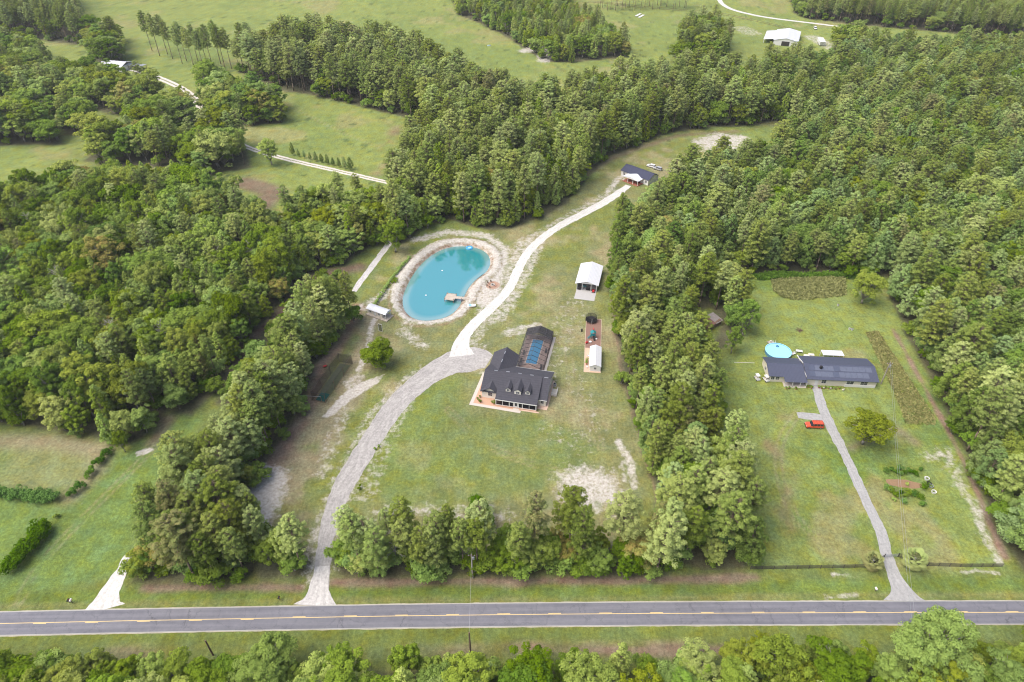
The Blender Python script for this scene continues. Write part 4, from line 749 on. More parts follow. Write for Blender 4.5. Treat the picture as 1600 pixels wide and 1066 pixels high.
t = thing('stone_flower_bed', *G(618, 441), 20, 'small planted bed edged with dark stones left of the pond', 'flower bed'); MB().lathe([(2.2, -.02), (2.2, .25), (1.9, .25), (1.9, -.02)], n=14, ring=True).build('edging', M_stone, t); leaf_ball('plants', M_dk, t, 1.5, .7, 500, .3, 9, .1)
# batting cage
K = thing('batting_cage', -65.0, 163.0, -14, 'long dark netted batting cage with green mat beside the tree strip', 'batting cage')
for y_ in (0, 6.8, 13.6, 20.5):
    for x_ in (0, 4.9): MB().bar((x_, y_, 0), (x_, y_, 3.8), .09).build('pole', M_post, K)
MB().bar((0, 0, 3.8), (0, 20.5, 3.8), .06).bar((4.9, 0, 3.8), (4.9, 20.5, 3.8), .06).bar((0, 0, 3.8), (4.9, 0, 3.8), .06).bar((0, 20.5, 3.8), (4.9, 20.5, 3.8), .06).bar((0, 6.8, 3.8), (4.9, 6.8, 3.8), .05).bar((0, 13.6, 3.8), (4.9, 13.6, 3.8), .05).build('rail', M_dark, K)
v = [(.1, .1, .02), (4.8, .1, .02), (4.8, 20.4, .02), (.1, 20.4, .02), (.1, .1, 3.7), (4.8, .1, 3.7), (4.8, 20.4, 3.7), (.1, 20.4, 3.7)]
nt_ = MB(); r0 = random.Random(3); nseg = 12; ring = []
for i in range(nseg + 1):
    y_ = .1 + 20.3 * i / nseg; sg = .35 * math.sin(math.pi * ((i % 4) / 4)); nt_.v += [(.1, y_, .02), (.1, y_, 3.7 - sg * .4), (2.45, y_, 3.6 - sg), (4.8, y_, 3.7 - sg * .4), (4.8, y_, .02)]
for i in range(nseg):
    for k in range(4): a = i * 5 + k; nt_.f.append((a, a + 1, a + 6, a + 5))
nt_.f += [(0, 1, 2, 3, 4), tuple(nseg * 5 + k for k in (0, 1, 2, 3, 4))]
nt_.build('net', M_net, K); MB().box(1.0, 4.2, .6, 4.4, .01, .05).build('mat', plain('green_turf_mat', (.02, .13, .11), .9, .2, 3), K); MB().box(.6, 4.4, 4.6, 19.5, .008, .03).build('turf', plain('worn_turf', (.12, .14, .08), .95, .5, .8), K)
t = thing('goal_frame', -66.8, 162.6, -5, 'grey crossbar on two brown posts at the near end of the batting cage', 'goal'); MB().bar((-1.2, 0, 0), (-1.2, 0, 2.6), .09).bar((5.2, 0, 0), (5.2, 0, 2.6), .09).build('post', M_post, t); MB().bar((-1.2, 0, 2.6), (5.2, 0, 2.6), .05).build('crossbar', M_galv, t)
t = thing('wheelbarrow', *G(508, 574), 40, 'rusty red wheelbarrow lying beside the batting cage', 'wheelbarrow'); MB().slab([(-.6, -.4, .7), (.6, -.3, .6), (.6, .3, .6), (-.6, .4, .7)], .25).build('tray', M_red, t); MB().bar((.75, -.05, .2), (.75, .05, .2), .2, 10).build('wheel', M_black, t); MB().bar((-.3, -.3, .5), (-1.3, -.3, .6), .03).bar((-.3, .3, .5), (-1.3, .3, .6), .03).build('handle', M_post, t)

# ---- cottage at the end of the sand drive
Q = thing('cottage', 56.5, 335.4, -45, 'white cottage with navy roof and covered porch at the end of the sand drive', 'cottage')
MB().box(.4, 17.6, .4, 9.0, 0, 3.0).prism([(.4, 3.0), (9.0, 3.0), (4.7, 5.0)], .4, .55, 'x').prism([(.4, 3.0), (9.0, 3.0), (4.7, 5.0)], 17.45, 17.6, 'x').build('wall', M_white, Q)
r_ = MB(); gable_roof_x(r_, 0, 18, 0, 9.4, 3.0, 5.1); r_.build('roof', plain('navy_shingles', (.045, .05, .085), .9, .25, .8), Q)
r_ = MB(); gable_roof_y(r_, 5.0, 14.6, -4.4, 1.3, 2.75, 3.7, .1); r_.build('porch_roof', M_wmetal, Q)
for a in (5.3, 8.2, 11.4, 14.3): MB().box(a - .1, a + .1, -4.2, -4.0, .3, 2.8).build('post', M_white, Q)
MB().box(5.0, 14.6, -4.4, .39, 0, .3).build('porch_floor', plain('red_deck', (.30, .11, .075), .8, .2, 3), Q); window(Q, 2.4, .4, 1.1, 1.1, 1.3); window(Q, 12.5, .4, 1.1, 1.2, 1.3); window(Q, 16.2, .4, 1.1, .9, 1.2); window(Q, .4, 4.7, 1.2, 1.1, 1.2, '-x')
MB().box(8.9, 9.9, .3, .395, .31, 2.5).build('door', M_dark, Q); MB().box(4.0, 4.99, -3.2, -1.4, 0, .16).build('step', M_conc, Q)
MB().prism([(5.05, 2.7), (14.55, 2.7), (9.8, 3.6)], -4.35, -4.25).build('porch_gable', M_white, Q)

def road_car(x, y, deg, label, cat, name, paint, L_=4.8, W_=1.9, Hh=1.75, kind='suv', group=None, rack=False, pickup=False):
    t = thing(name, x, y, deg, label, cat, group); hl = L_ / 2; hw = W_ / 2
    prof = [(-hl, .45), (-hl + .05, .95), (-hl + .25, 1.02), (-hl + 1.25, 1.12), (-hl + 1.3, .42)]
    bodyp = [(-hl, .42), (-hl + .03, .92), (-hl + .3, 1.04), (-hl + 1.4, 1.14), (hl - .1, 1.14), (hl, 1.0), (hl - .02, .42)]
    MB().prism([(a, b) for a, b in bodyp], -hw, hw).build('body', paint, t, .06)
    c0 = -hl + 1.35; c1 = (hl - 1.9) if pickup else (hl - .08)
    cab = [(c0, 1.14), (c0 + .62, Hh), (c1 - .22, Hh), (c1, 1.14)]
    v = []
    for a, b in cab: v.append((a, -hw + (.06 if b < 1.3 else .2), b))
    for a, b in cab: v.append((a, hw - (.06 if b < 1.3 else .2), b))
    g_ = MB(); g_.add(v, [(0, 1, 2, 3), (7, 6, 5, 4), (0, 4, 5, 1), (1, 5, 6, 2), (2, 6, 7, 3), (3, 7, 4, 0)]); cb = g_.build('cabin_glass', M_glass, t)
    MB().box(c0 + .55, c1 - .15, -hw + .17, hw - .17, Hh - .02, Hh + .05).build('roof_panel', paint, t, .03)
    pl = MB()
    for a in np.linspace(c0 + .75, c1 - .3, 4):
        for sgn in (-1, 1): pl.bar((a, sgn * (hw - .07), 1.12), (a, sgn * (hw - .19), Hh), .045, 4)
    pl.build('pillar', paint, t)
    for a in (-hl + .85, hl - .95):
        for sgn in (-1, 1): wv = MB().bar((a, sgn * (hw - .2), .36), (a, sgn * (hw + .03), .36), .36, 14).build('wheel', M_black, t); MB().bar((a, sgn * (hw + .031), .36), (a, sgn * (hw + .05), .36), .19, 10).build('rim', M_galv, wv)
    MB().box(-hl - .06, -hl + .1, -hw + .05, hw - .05, .38, .62).build('bumper', M_dark, t, .03)
    for sgn in (-1, 1): MB().box(-hl - .01, -hl + .05, sgn * (hw - .38) - .18, sgn * (hw - .38) + .18, .72, .9).build('headlight', M_white, t); MB().box(hl - .04, hl + .01, sgn * (hw - .15) - .08, sgn * (hw - .15) + .08, .75, 1.0).build('tail_light', M_red, t); MB().box(c0 + .45, c0 + .6, sgn * (hw + .1) - .1, sgn * (hw + .1) + .1, 1.1, 1.25).build('mirror', M_dark, t)
    if rack:
        rk = MB(); [rk.bar((a, -hw + .22, Hh + .13), (a, hw - .22, Hh + .13), .03, 4) for a in np.linspace(c0 + .8, c1 - .4, 4)]; [rk.bar((c0 + .7, sg * (hw - .22), Hh + .1), (c1 - .3, sg * (hw - .22), Hh + .1), .035, 4) for sg in (-1, 1)]; rk.build('roof_rack', M_dark, t)
    if pickup: MB().box(c1 + .1, hl - .1, -hw + .15, hw - .15, 1.141, 1.16).build('bed_liner', M_black, t)
    return t
M_orange = plain('orange_red_paint', (.62, .085, .035), .3, .05, 1, spec=.6); M_silver = plain('silver_paint', (.50, .51, .53), .3, .05, 1, metal=.3, spec=.6); M_cwhite = plain('white_car_paint', (.75, .75, .76), .3, .04, 1, spec=.6)
road_car(94.0, 151.2, -3, 'orange red suv with roof rack parked beside the neighbor driveway', 'suv', 'parked_suv', M_orange, 5.4, 2.1, 1.9, rack=True)
road_car(74.5, 346.0, -40, 'white car parked behind the right end of the cottage', 'car', 'parked_car', M_cwhite, 4.7); road_car(77.5, 342.6, -38, 'silver car parked nearest the cottage rear wall', 'car', 'parked_car', M_silver, 4.7)
road_car(85.5, 341.0, 60, 'dark windowed white pickup half hidden by trees right of the cottage', 'pickup', 'parked_pickup', M_cwhite, 5.6, pickup=True)
road_car(263.9, 635.8, 80, 'white suv parked near the far lane right of the big white barn', 'suv', 'parked_suv', M_cwhite, 5.2, 2.1, 1.9)

# ---- neighbour's long house
N_ = thing('ranch_house', 97.6, 170.5, -4, 'long low house with navy metal roof and roof panels beside the round pool', 'house')
MB().box(.3, 23, .4, 11.7, 0, 3.0).prism([(.4, 3.0), (11.7, 3.0), (6.0, 4.5)], .3, .45, 'x').prism([(.4, 3.0), (11.7, 3.0), (6.0, 4.5)], 22.85, 23, 'x').box(-11.7, .299, 1.2, 10.4, 0, 2.8).prism([(1.2, 2.8), (10.4, 2.8), (5.8, 4.1)], -11.7, -11.55, 'x').build('wall', M_beige, N_)
r_ = MB(); gable_roof_x(r_, 0, 23.4, -.3, 12.1, 3.0, 4.7); ro = r_.build('roof', M_bmetal, N_)
r_ = MB(); gable_roof_x(r_, -12.1, -.02, .6, 10.8, 2.8, 4.35, vr=5.7); r_.slab([(-7.2, -1.3, 2.25), (.2, -1.3, 2.25), (.2, .62, 2.85), (-7.2, .62, 2.85)], .1); r_.build('wing_roof', M_bmetal, N_)
MB().box(-.06, .0, .5, 12.0, 3.3, 3.5).bar((-.1, 6, 4.75), (-.1, 12.1, 3.06), .12, 4).build('gutter', M_white, N_)
def on_slope(u, v): return (u, v, 3.0 + (v + .3) * (1.7 / 6.2) + .05)
for v0, v1, u0, u1 in ((3.3, 5.2, 1.4, 22.0), (.9, 2.9, 1.2, 20.6)):
    nn = 10
    for k in range(nn):
        a = u0 + (u1 - u0) * k / nn; b = a + (u1 - u0) / nn - .08; MB().slab([on_slope(a, v0), on_slope(b, v0), on_slope(b, v1), on_slope(a, v1)], .04).build('roof_panel', M_panel2 if k in (0, 4) else M_panel, N_)
MB().bar((5.4, 4.3, 4.2), (5.4, 4.3, 5.0), .5, 14).build('roof_vent', M_black, N_)
for u in (14.5, 19.0): window(N_, u, .4, 1.1, 2.2, 1.2); 
for u in (-10.5, -8.9): window(N_, u, 1.2, 1.0, 1.1, 1.2)
window(N_, 6, .4, 1.1, 1.4, 1.2); window(N_, 23, 6, 1.1, 1.4, 1.2, '+x'); window(N_, -11.7, 6, 1.1, 1.2, 1.2, '-x'); MB().box(3.2, 4.2, .3, .395, .1, 2.2).build('door', M_white, N_)
MB().box(13.0, 22.9, .2, .398, 0, .9).build('skirting', M_white, N_)
MB().box(-7, .2, -1.4, 1.19, 0, .12).build('porch_slab', M_conc, N_)
for u in (-7, -4.5, -2, .0): MB().box(u - .07, u + .07, -1.25, -1.11, .121, 2.3).build('porch_post', M_white, N_)
def NL(u, v): a = R(-4); return (97.6 + u * math.cos(a) - v * math.sin(a), 170.5 + u * math.sin(a) + v * math.cos(a))
for i, u in enumerate([1.0, 2.0, 4.4, 5.2, 6.3, 7.4, 8.6, 9.7, 11.0, -6.6, -5.6, -3.4]): potted(*NL(u, -1.0 - .3 * (i % 2) - (1 if u < 0 else 0)), 'small potted plant lined up along the front of the navy roofed house', 'potted plants along the ranch house front', 1.1, 40 + i, 0)
for i, (u, v, d_) in enumerate([(5.8, -1.2, 20), (8.0, -1.3, -10), (12.0, -1.7, 30)]): chair(*NL(u, v), d_ + 180, 'pale porch chair outside the front of the navy roofed house', 'porch chairs at the ranch house', M_beige, 0)
t = thing('patio_cover', *NL(9.3, 13.6), -4, 'flat white patio roof behind the navy roofed house', 'patio cover'); MB().slab([(0, 0, 2.6), (7.2, 0, 2.6), (7.2, 3.0, 2.45), (0, 3.0, 2.45)], .1).build('roof', M_wmetal, t); [MB().box(a - .06, a + .06, b - .06, b + .06, 0, 2.35).build('post', M_white, t) for a in (.2, 3.6, 7.0) for b in (.15, 2.85)]
t = thing('round_pool', 93.8, 187.4, 0, 'round above ground pool with pale blue water behind the navy roofed house', 'swimming pool')
MB().lathe([(4.4, 0), (4.4, 1.25), (4.25, 1.25), (4.25, 0)], n=36, ring=True).build('wall', plain('blue_pool_wall', (.08, .22, .36), .4, .1, 2), t, smooth=False); MB().lathe([(4.24, 1.08), (4.24, 1.1)], n=36).build('water', M_pool2, t); MB().lathe([(4.5, 1.26), (4.5, 1.31), (4.2, 1.31), (4.2, 1.26)], n=36, ring=True).build('rim', M_lblue, t)
MB().bar((-.6, 4.4, 1.1), (-.6, 4.7, 2.2), .05).bar((.3, 4.4, 1.1), (.3, 4.7, 2.2), .05).bar((-.6, 4.7, 0), (-.6, 4.7, 2.2), .05).bar((.3, 4.7, 0), (.3, 4.7, 2.2), .05).build('ladder', M_white, t)
t = thing('pool_float', 94.3, 190.0, 0, 'dark blue ring float at the back of the round pool', 'float', z=1.1); MB().lathe([(.5, .02), (.55, .12), (.5, .2), (.25, .2), (.2, .12), (.25, .02)], n=14, ring=True).build('ring', plain('dark_blue_vinyl', (.01, .10, .28), .3, .1, 2), t)
t = thing('pool_deck_stand', 93.0, 193.0, 10, 'small tan wooden stand behind the round pool', 'wooden stand'); MB().box(-1.1, 1.1, -.7, .7, .6, .72).build('platform', M_wood, t); [MB().box(a - .07, a + .07, b - .07, b + .07, 0, .6).build('leg', M_wood, t) for a in (-1, 1) for b in (-.6, .6)]; MB().box(-.5, .1, -.2, .3, .721, 1.4).build('box', M_beige, t)
for i, (x, y, s_, lb) in enumerate([(99.2, 186.8, 1, 'white round backed garden bench right of the round pool'), (101.5, 188.0, 2, 'white garden table behind the navy roofed house'), (103.2, 185.3, 3, 'white storage box next to the patio cover'), (105.0, 185.8, 4, 'low white cabinet at the left end of the patio cover')]):
    t = thing(['garden_bench', 'garden_table', 'storage_box', 'low_cabinet'][i], x, y, -10 + 40 * (i == 0), lb, ['bench', 'table', 'box', 'cabinet'][i])
    if i == 0: MB().box(-.9, .9, -.3, .3, .4, .48).build('seat', M_white, t); MB().box(-.9, .9, .26, .34, .481, 1.0).build('backrest', M_white, t); [MB().box(a - .05, a + .05, -.25, .25, 0, .4).build('leg', M_white, t) for a in (-.8, .8)]
    elif i == 1: MB().box(-1.1, 1.1, -.55, .55, .72, .8).build('top', M_white, t, .02); [MB().box(a - .05, a + .05, b - .05, b + .05, 0, .72).build('leg', M_white, t) for a in (-1, 1) for b in (-.45, .45)]
    else: MB().box(-.9, .9, -.5, .5, 0, .8).build('body', M_white, t, .04); MB().box(-.95, .95, -.55, .55, .801, .9).build('lid', M_beige, t, .02)
def golf_cart(x, y, deg, label):
    t = thing('golf_cart', x, y, deg, label, 'golf cart'); MB().box(-1.2, 1.2, -.6, .6, .3, .55).build('chassis', M_white, t, .04); MB().prism([(-1.25, .55), (-1.15, 1.0), (-.75, .9), (-.6, .55)], -.58, .58).build('cowl', M_white, t); MB().box(-.1, .55, -.55, .55, .551, .85).box(.45, .6, -.55, .55, .851, 1.25).build('seat', M_beige, t, .03)
    MB().box(-.75, .85, -.62, .62, 1.85, 1.93).build('canopy', M_white, t, .03); s = MB(); [s.bar((a, b, .6), (a * .85, b, 1.85), .03) for a in (-.8, .85) for b in (-.56, .56)]; s.build('canopy_post', M_dark, t)
    for a in (-.8, .8):
        for b in (-.62, .5): MB().bar((a, b, .25), (a, b + .14, .25), .25, 12).build('wheel', M_black, t)
golf_cart(82.6, 173.6, 100, 'white golf cart parked farthest left of the navy roofed house'); golf_cart(85.4, 173.0, 105, 'white golf cart parked right against the left corner of the navy roofed house')
t = thing('debris_pile', *G(1249, 517), 0, 'small burnt brush pile on the lawn behind the round pool', 'brush pile'); s = MB(); rr = random.Random(4)
for k in range(46): a = rr.uniform(0, 6.28); q = rr.uniform(0, 1.4); s.bar((q * math.cos(a), q * math.sin(a), rr.uniform(.02, .3)), (q * math.cos(a) + rr.uniform(-.9, .9), q * math.sin(a) + rr.uniform(-.7, .7), rr.uniform(.1, .7)), .05, 4)
s.build('branches', M_post, t)
for i, (px, py, lb) in enumerate([(1327, 515, 'left one of two white buckets on the lawn behind the patio cover'), (1331, 516, 'right one of two white buckets on the lawn behind the patio cover'), (1309, 478, 'small white bucket below the corn patch')]): t = thing('bucket', *G(px, py), 0, lb, 'bucket'); MB().lathe([(.3, 0), (.4, .6), (.34, .6), (.28, .1)], n=12).build('body', M_white, t); MB().lathe([(.41, .6), (.41, .65), (.36, .65), (.36, .6)], n=12).build('rim', M_white, t)
t = thing('pipe', *G(1163, 567), -3, 'long white pipe lying on the grass left of the round pool', 'pipe'); MB().bar((-3.5, 0, .08), (3.5, 0, .08), .07).build('tube', M_white, t)

# ---- ruined shed in the grove
U = thing('ruined_shed', 71.9, 199.6, 38, 'collapsing shed with rusty tin roof hidden in the trees', 'shed')
MB().box(.3, 7.7, .3, 4.4, 0, 2.2).build('wall', M_post, U); MB().slab([(-.1, -.2, 2.3), (4.1, -.2, 2.45), (4.0, 4.9, 3.2), (-.2, 4.9, 3.1)], .06).build('roof', M_rust, U); MB().slab([(4.3, -.1, 2.0), (8.4, 0, 1.9), (8.2, 4.8, 2.9), (4.2, 4.9, 3.0)], .06).build('lean_to_roof', M_rust2, U); MB().box(1.6, 2.6, .2, .295, 0, 1.8).build('door', M_dark, U)
# ---- far barns and trailers
F_ = thing('far_barn', 220.4, 581.6, -21.7, 'big white metal barn near the far lane at upper right', 'barn'); r_ = MB(); gable_roof_y(r_, -9.7, 9.7, 0, 35, 4.0, 6.0, .15); r_.slab([(-17.5, 3, 3.0), (-9.75, 3, 4.0), (-9.75, 32, 4.0), (-17.5, 32, 3.0)], .12); r_.build('roof', M_wmetal, F_)
MB().box(-9.3, 9.3, .5, 34.5, 0, 4.0).prism([(-9.3, 4), (9.3, 4), (0, 5.9)], .5, .7).build('wall', M_white, F_); MB().box(-3, 3, .3, .495, 0, 3.4).build('door', M_dark, F_); [MB().box(-17.3, -17.0, y_, y_ + .3, 0, 2.9).build('post', M_white, F_) for y_ in (3.2, 12, 21, 31)]
t = thing('cargo_trailer', 251.8, 588.0, -12, 'white enclosed cargo trailer right of the big white barn', 'trailer'); MB().box(-2.2, 2.2, -7, 7, .6, 3.4).build('box', M_white, t, .1); [MB().bar((a, b, .5), (a + .3, b, .5), .5, 12).build('wheel', M_black, t) for a in (-2.3, 2.0) for b in (-1, 1)]; MB().box(-1.8, 1.8, -7.06, -7.005, .8, 3.2).build('door', M_galv, t); MB().bar((0, 7, .7), (0, 9, .7), .1).build('hitch', M_dark, t)
t = thing('pump_house', 268.7, 596.3, -20, 'small cream hut at the wood edge right of the cargo trailer', 'hut'); MB().box(-3, 3, -2.5, 2.5, 0, 2.8).build('wall', M_beige, t); r_ = MB(); gable_roof_x(r_, -3.4, 3.4, -2.9, 2.9, 2.8, 3.8, .1); r_.build('roof', M_beige, t); MB().box(-.5, .5, -2.56, -2.505, 0, 2.1).build('door', M_white, t)
wx, wy = G(180, 108)
t = thing('white_roofed_building', wx, wy, -14, 'white metal roofed building half hidden behind oaks at upper left', 'building'); r_ = MB(); gable_roof_x(r_, -9, 11, -6, 8, 3.6, 5.6, .12); r_.build('roof', M_wmetal, t); MB().box(-8.6, 10.6, -5.6, 7.6, 0, 3.6).build('wall', M_white, t); MB().box(-2, 2, -5.7, -5.605, 0, 3).build('door', M_dark, t)
wx, wy = G(216, 108)
t = thing('white_canopy', wx, wy, -10, 'pale tin canopy right of the white roofed building at upper left', 'canopy'); MB().slab([(-6, -3, 3.2), (6, -3, 3.2), (6, 3, 2.9), (-6, 3, 2.9)], .12).build('roof', M_galv, t); [MB().box(a - .1, a + .1, b - .1, b + .1, 0, 2.8).build('post', M_post, t) for a in (-5.5, 5.5) for b in (-2.5, 2.5)]
for i, (px, py, lb) in enumerate([(997, 24, 'left pale panel lying in the far field'), (1002, 26, 'right pale panel lying in the far field')]): t = thing('field_panel', *G(px, py), 60, lb, 'panel'); MB().box(-6, 6, -1.1, 1.1, .3, .45).build('sheet', M_white, t); [MB().box(a - .1, a + .1, -.9, .9, 0, .3).build('leg', M_galv, t) for a in (-5, 5)]
t = thing('water_trough', *G(764, 72), 20, 'white trough in the upper middle pasture', 'trough'); MB().box(-1.5, 1.5, -.6, .6, 0, .2).box(-1.5, 1.5, -.6, -.5, .2, .7).box(-1.5, 1.5, .5, .6, .2, .7).build('basin', M_white, t); MB().box(-1.4, 1.4, -.49, .49, .55, .6).build('water', M_pool2, t)

# ---- fences, gate, poles, wires, mailboxes
def board_fence(pts, label, h=1.35, step=2.9, boards=4, mat=M_fence, name='board_fence'):
    t = thing(name, *pts[0], 0, label, 'fence'); ox, oy = pts[0]; bd = MB(); n_ = 0
    for (x0, y0), (x1, y1) in zip(pts[:-1], pts[1:]):
        L_ = math.dist((x0, y0), (x1, y1)); k = max(1, round(L_ / step)); dx, dy = (x1 - x0) / k, (y1 - y0) / k
        for i in range(k):
            x, y = x0 + dx * i - ox, y0 + dy * i - oy
            if n_ < 95: MB().bar((x, y, 0), (x, y, h + .12), .09, 6).build('post', mat, t); n_ += 1
            for b in range(boards):
                z = .25 + (h - .25) * b / (boards - 1); nx_, ny_ = -dy, dx; q = math.hypot(nx_, ny_); nx_ *= .02 / q; ny_ *= .02 / q
                bd.add([(x - nx_, y - ny_, z - .08), (x + dx - nx_, y + dy - ny_, z - .08), (x + dx + nx_, y + dy + ny_, z - .08), (x + nx_, y + ny_, z - .08), (x - nx_, y - ny_, z + .08), (x + dx - nx_, y + dy - ny_, z + .08), (x + dx + nx_, y + dy + ny_, z + .08), (x + nx_, y + ny_, z + .08)],
                       [(3, 2, 1, 0), (4, 5, 6, 7), (0, 1, 5, 4), (1, 2, 6, 5), (2, 3, 7, 6), (3, 0, 4, 7)])
    bd.build('rail', mat, t); return t
board_fence([G(1172, 890), G(1300, 888), G(1352, 887), G(1380, 872)], 'black board fence along the verge left of the neighbor gate')
board_fence([G(1403, 870), G(1432, 884), G(1500, 886), G(1566, 886)], 'black board fence along the verge right of the neighbor gate')
board_fence([G(880, 3), G(940, 5), G(1000, 12), G(1075, 18), G(1120, 22), G(1165, 30), G(1240, 48)], 'brown rail fence under the bare stemmed pines at the top of the photo', 1.4, 6, 2, M_post, 'rail_fence')
g0 = G(1381, 871); g1 = G(1402.5, 870); t = thing('gate', *g0, math.degrees(math.atan2(g1[1] - g0[1], g1[0] - g0[0])), 'grey tube gate closed across the neighbor driveway', 'gate'); Lg = math.dist(g0, g1)
s = MB(); [s.bar((.1, 0, z), (Lg - .1, 0, z), .035) for z in (.25, .5, .75, 1.0, 1.25)]; [s.bar((a, 0, .25), (a, 0, 1.25), .035) for a in (.1, Lg / 2, Lg - .1)]; s.build('frame', M_galv, t); MB().bar((0, 0, 0), (0, 0, 1.5), .1).build('post', M_fence, t); MB().bar((Lg, 0, 0), (Lg, 0, 1.5), .1).build('post', M_fence, t)
def pole(x, y, h, label, transformer=False, arm=True, deg=0):
    t = thing('utility_pole', x, y, deg, label, 'utility pole'); MB().bar((0, 0, 0), (0, 0, h), .22, 8, .16).build('pole', M_post if not transformer else plain('grey_pole_wood', (.30, .27, .24), .9, .2, 3), t)
    if arm: a = MB().box(-.9, .9, -.06, .06, h - .7, h - .57).build('crossarm', M_post, t); [MB().lathe([(.06, h - .569), (.08, h - .4), (.03, h - .35)], q, .0, 8).build('insulator', M_white, t) for q in (-.8, .8)]
    if transformer: MB().lathe([(.28, h - 2.1), (.3, h - 1.2), (.15, h - 1.05)], .42, 0, 12).build('transformer', M_galv, t)
    return t
pA = (-9.8, 98.2, 10.0); pB = (-9.4, 78.6, 9.5); pC = (-8.7, 114.6, 9.6)
pole(*pA, 'grey utility pole with transformer above the roadside trees in the middle', True); pole(*pB, 'utility pole standing below the road in the lower middle', arm=False); pole(*pC, 'dark utility pole at the lawn edge beside the roadside trees', arm=False)
pD = (123.4, 171.2, 9.5); pE = (*G(1404, 1008), 9.0); pF = (*G(1127, 795), 10.5); pG_ = (*G(333, 1024), 6.5)
pole(*pD, 'utility pole with white lamp right of the navy roofed house', True); pole(*pE, 'utility pole inside the largest foreground tree', arm=False); pole(*pF, 'dark pole rising from the tree strip above the roadside corner', arm=False); pole(*pG_, 'short dark pole below the road in the lower left', arm=False)
def wire(a, b, label, sag=.5, r=.025):
    pts = [tuple(a[k] + (b[k] - a[k]) * i / 14 - (sag * 4 * (i / 14) * (1 - i / 14) if k == 2 else 0) for k in range(3)) for i in range(15)]
    o = MB().path(pts, r, 4).build('power_line', M_galv); tag(o, label, 'power line')
wire((pA[0], pA[1], 9.6), (pB[0], pB[1], 9.4), 'power line crossing the road between two utility poles'); wire((pA[0], pA[1], 9.6), (pC[0], pC[1], 9.5), 'power line from the roadside pole to the lawn pole')
wire((pD[0], pD[1], 9.2), (pE[0], pE[1], 8.8), 'long power line over the garden of the navy roofed house', 1.2); wire((pD[0] + .6, pD[1], 8.9), (pE[0] + .9, pE[1], 8.5), 'lower power line over the garden of the navy roofed house', 1.3)
def mailbox(px, py, label, mt):
    t = thing('mailbox', *G(px, py), 0, label, 'mailbox'); MB().box(-.06, .06, -.06, .06, 0, 1.0).build('post', M_post, t); MB().prism([(-.22, 1.0), (.22, 1.0), (.22, 1.25), (.12, 1.4), (-.12, 1.4), (-.22, 1.25)], -.35, .35).build('box', mt, t); MB().box(.23, .26, -.1, .1, 1.15, 1.35).build('flag', M_red, t)
mailbox(113, 942, 'white mailbox beside the white sand driveway', M_white); mailbox(437, 938, 'dark mailbox left of the gravel driveway mouth', M_black); mailbox(1367, 924, 'white mailbox left of the neighbor driveway mouth', M_white)
mailbox(109, 942, 'dark mailbox standing next to the white one beside the sand driveway', M_black)
# ------------------------------------------------------------ hedges, crops, garden plants, palms (need the foliage tools)
def hedge(name, pts, width, h, label, cat='hedge', mat=None, seed=0, dens=170, size=.38, z0=0):
    W_ = gp(pts); r = np.random.default_rng(seed); P_ = resample([(x, y, 0) for x, y in W_], .8); ox, oy = W_[0]; cen = []; rad = []
    for x, y, _ in P_:
        for k in range(max(2, int(width * h * .7))):
            cen.append((x - ox + r.normal(0, width * .22), y - oy + r.normal(0, width * .22), h * r.uniform(.3, .82))); rad.append(h * .25 * r.uniform(.8, 1.35))
    cen = np.array(cen); rad = np.array(rad); V_, tn = leaf_cloud(cen, rad, np.full(len(cen), int(dens * .45)), size, r, 1.0)
    V_[:, 2] = np.maximum(V_[:, 2], .02)
    t = thing(name, ox, oy, 0, label, cat); me = np_mesh('foliage', V_, np.arange(len(V_)).reshape(-1, 4)); a = me.attributes.new('tone', 'FLOAT', 'POINT'); a.data.foreach_set('value', tn.astype(np.float32)); link('foliage', me, mat or M_dk, t)
    s = MB(); [s.bar((x - ox, y - oy, 0), (x - ox + r.normal(0, .3), y - oy, h * .6), .05, 4) for x, y, _ in P_[::2]]; s.build('stem', M_bark, t); return t
M_hedge = leaf_mat('hedge_leaves', (.050, .10, .022), (.15, .26, .055))
hedge('hedge', [(-30, 771), (5, 775), (50, 779), (88, 782)], 3.4, 3.0, 'long clipped green hedge at the left edge of the photo', mat=M_hedge, seed=1)
hedge('hedge', [(112, 776), (128, 764)], 2.4, 2.6, 'short green hedge piece right of the long clipped hedge', mat=M_hedge, seed=2)
hedge('hedge', [(138, 748), (149, 737)], 1.8, 2.4, 'smallest green hedge piece in the diagonal row', mat=M_hedge, seed=3)
hedge('hedge', [(153, 730), (172, 708)], 1.9, 2.6, 'green hedge piece touching the tip of the left wood', mat=M_hedge, seed=4)
hedge('bush_row', [(20, 893), (40, 868), (62, 846), (74, 828)], 3.6, 4.0, 'overgrown bright green bush row on the lawn at lower left', 'bushes', mat=M_hedge, seed=5, size=.5)
hedge('bush', [(88, 811), (90, 809)], .9, 1.5, 'single tiny dark bush between the hedge and the bush row', 'bush', seed=6)
hedge('bush_row', [(584, 482), (600, 455), (622, 425), (640, 405)], 1.4, 1.6, 'thin row of young bushes along the short pale track left of the pond', 'bushes', seed=7, size=.35)
hedge('bush', [(588, 702), (591, 700)], .9, 1.1, 'low bush at the lawn side edge of the gravel drive', 'bush', seed=8, size=.3)
hedge('bush', [(561, 765), (563, 763)], .8, 1.0, 'low bush near the bottom end of the gravel drive', 'bush', seed=9, size=.3)
hedge('bush', [(748, 800), (756, 830)], 3.5, 6.0, 'bright green bush climbing beside the dark lawn pole', 'bush', mat=M_hedge, seed=10, size=.5)
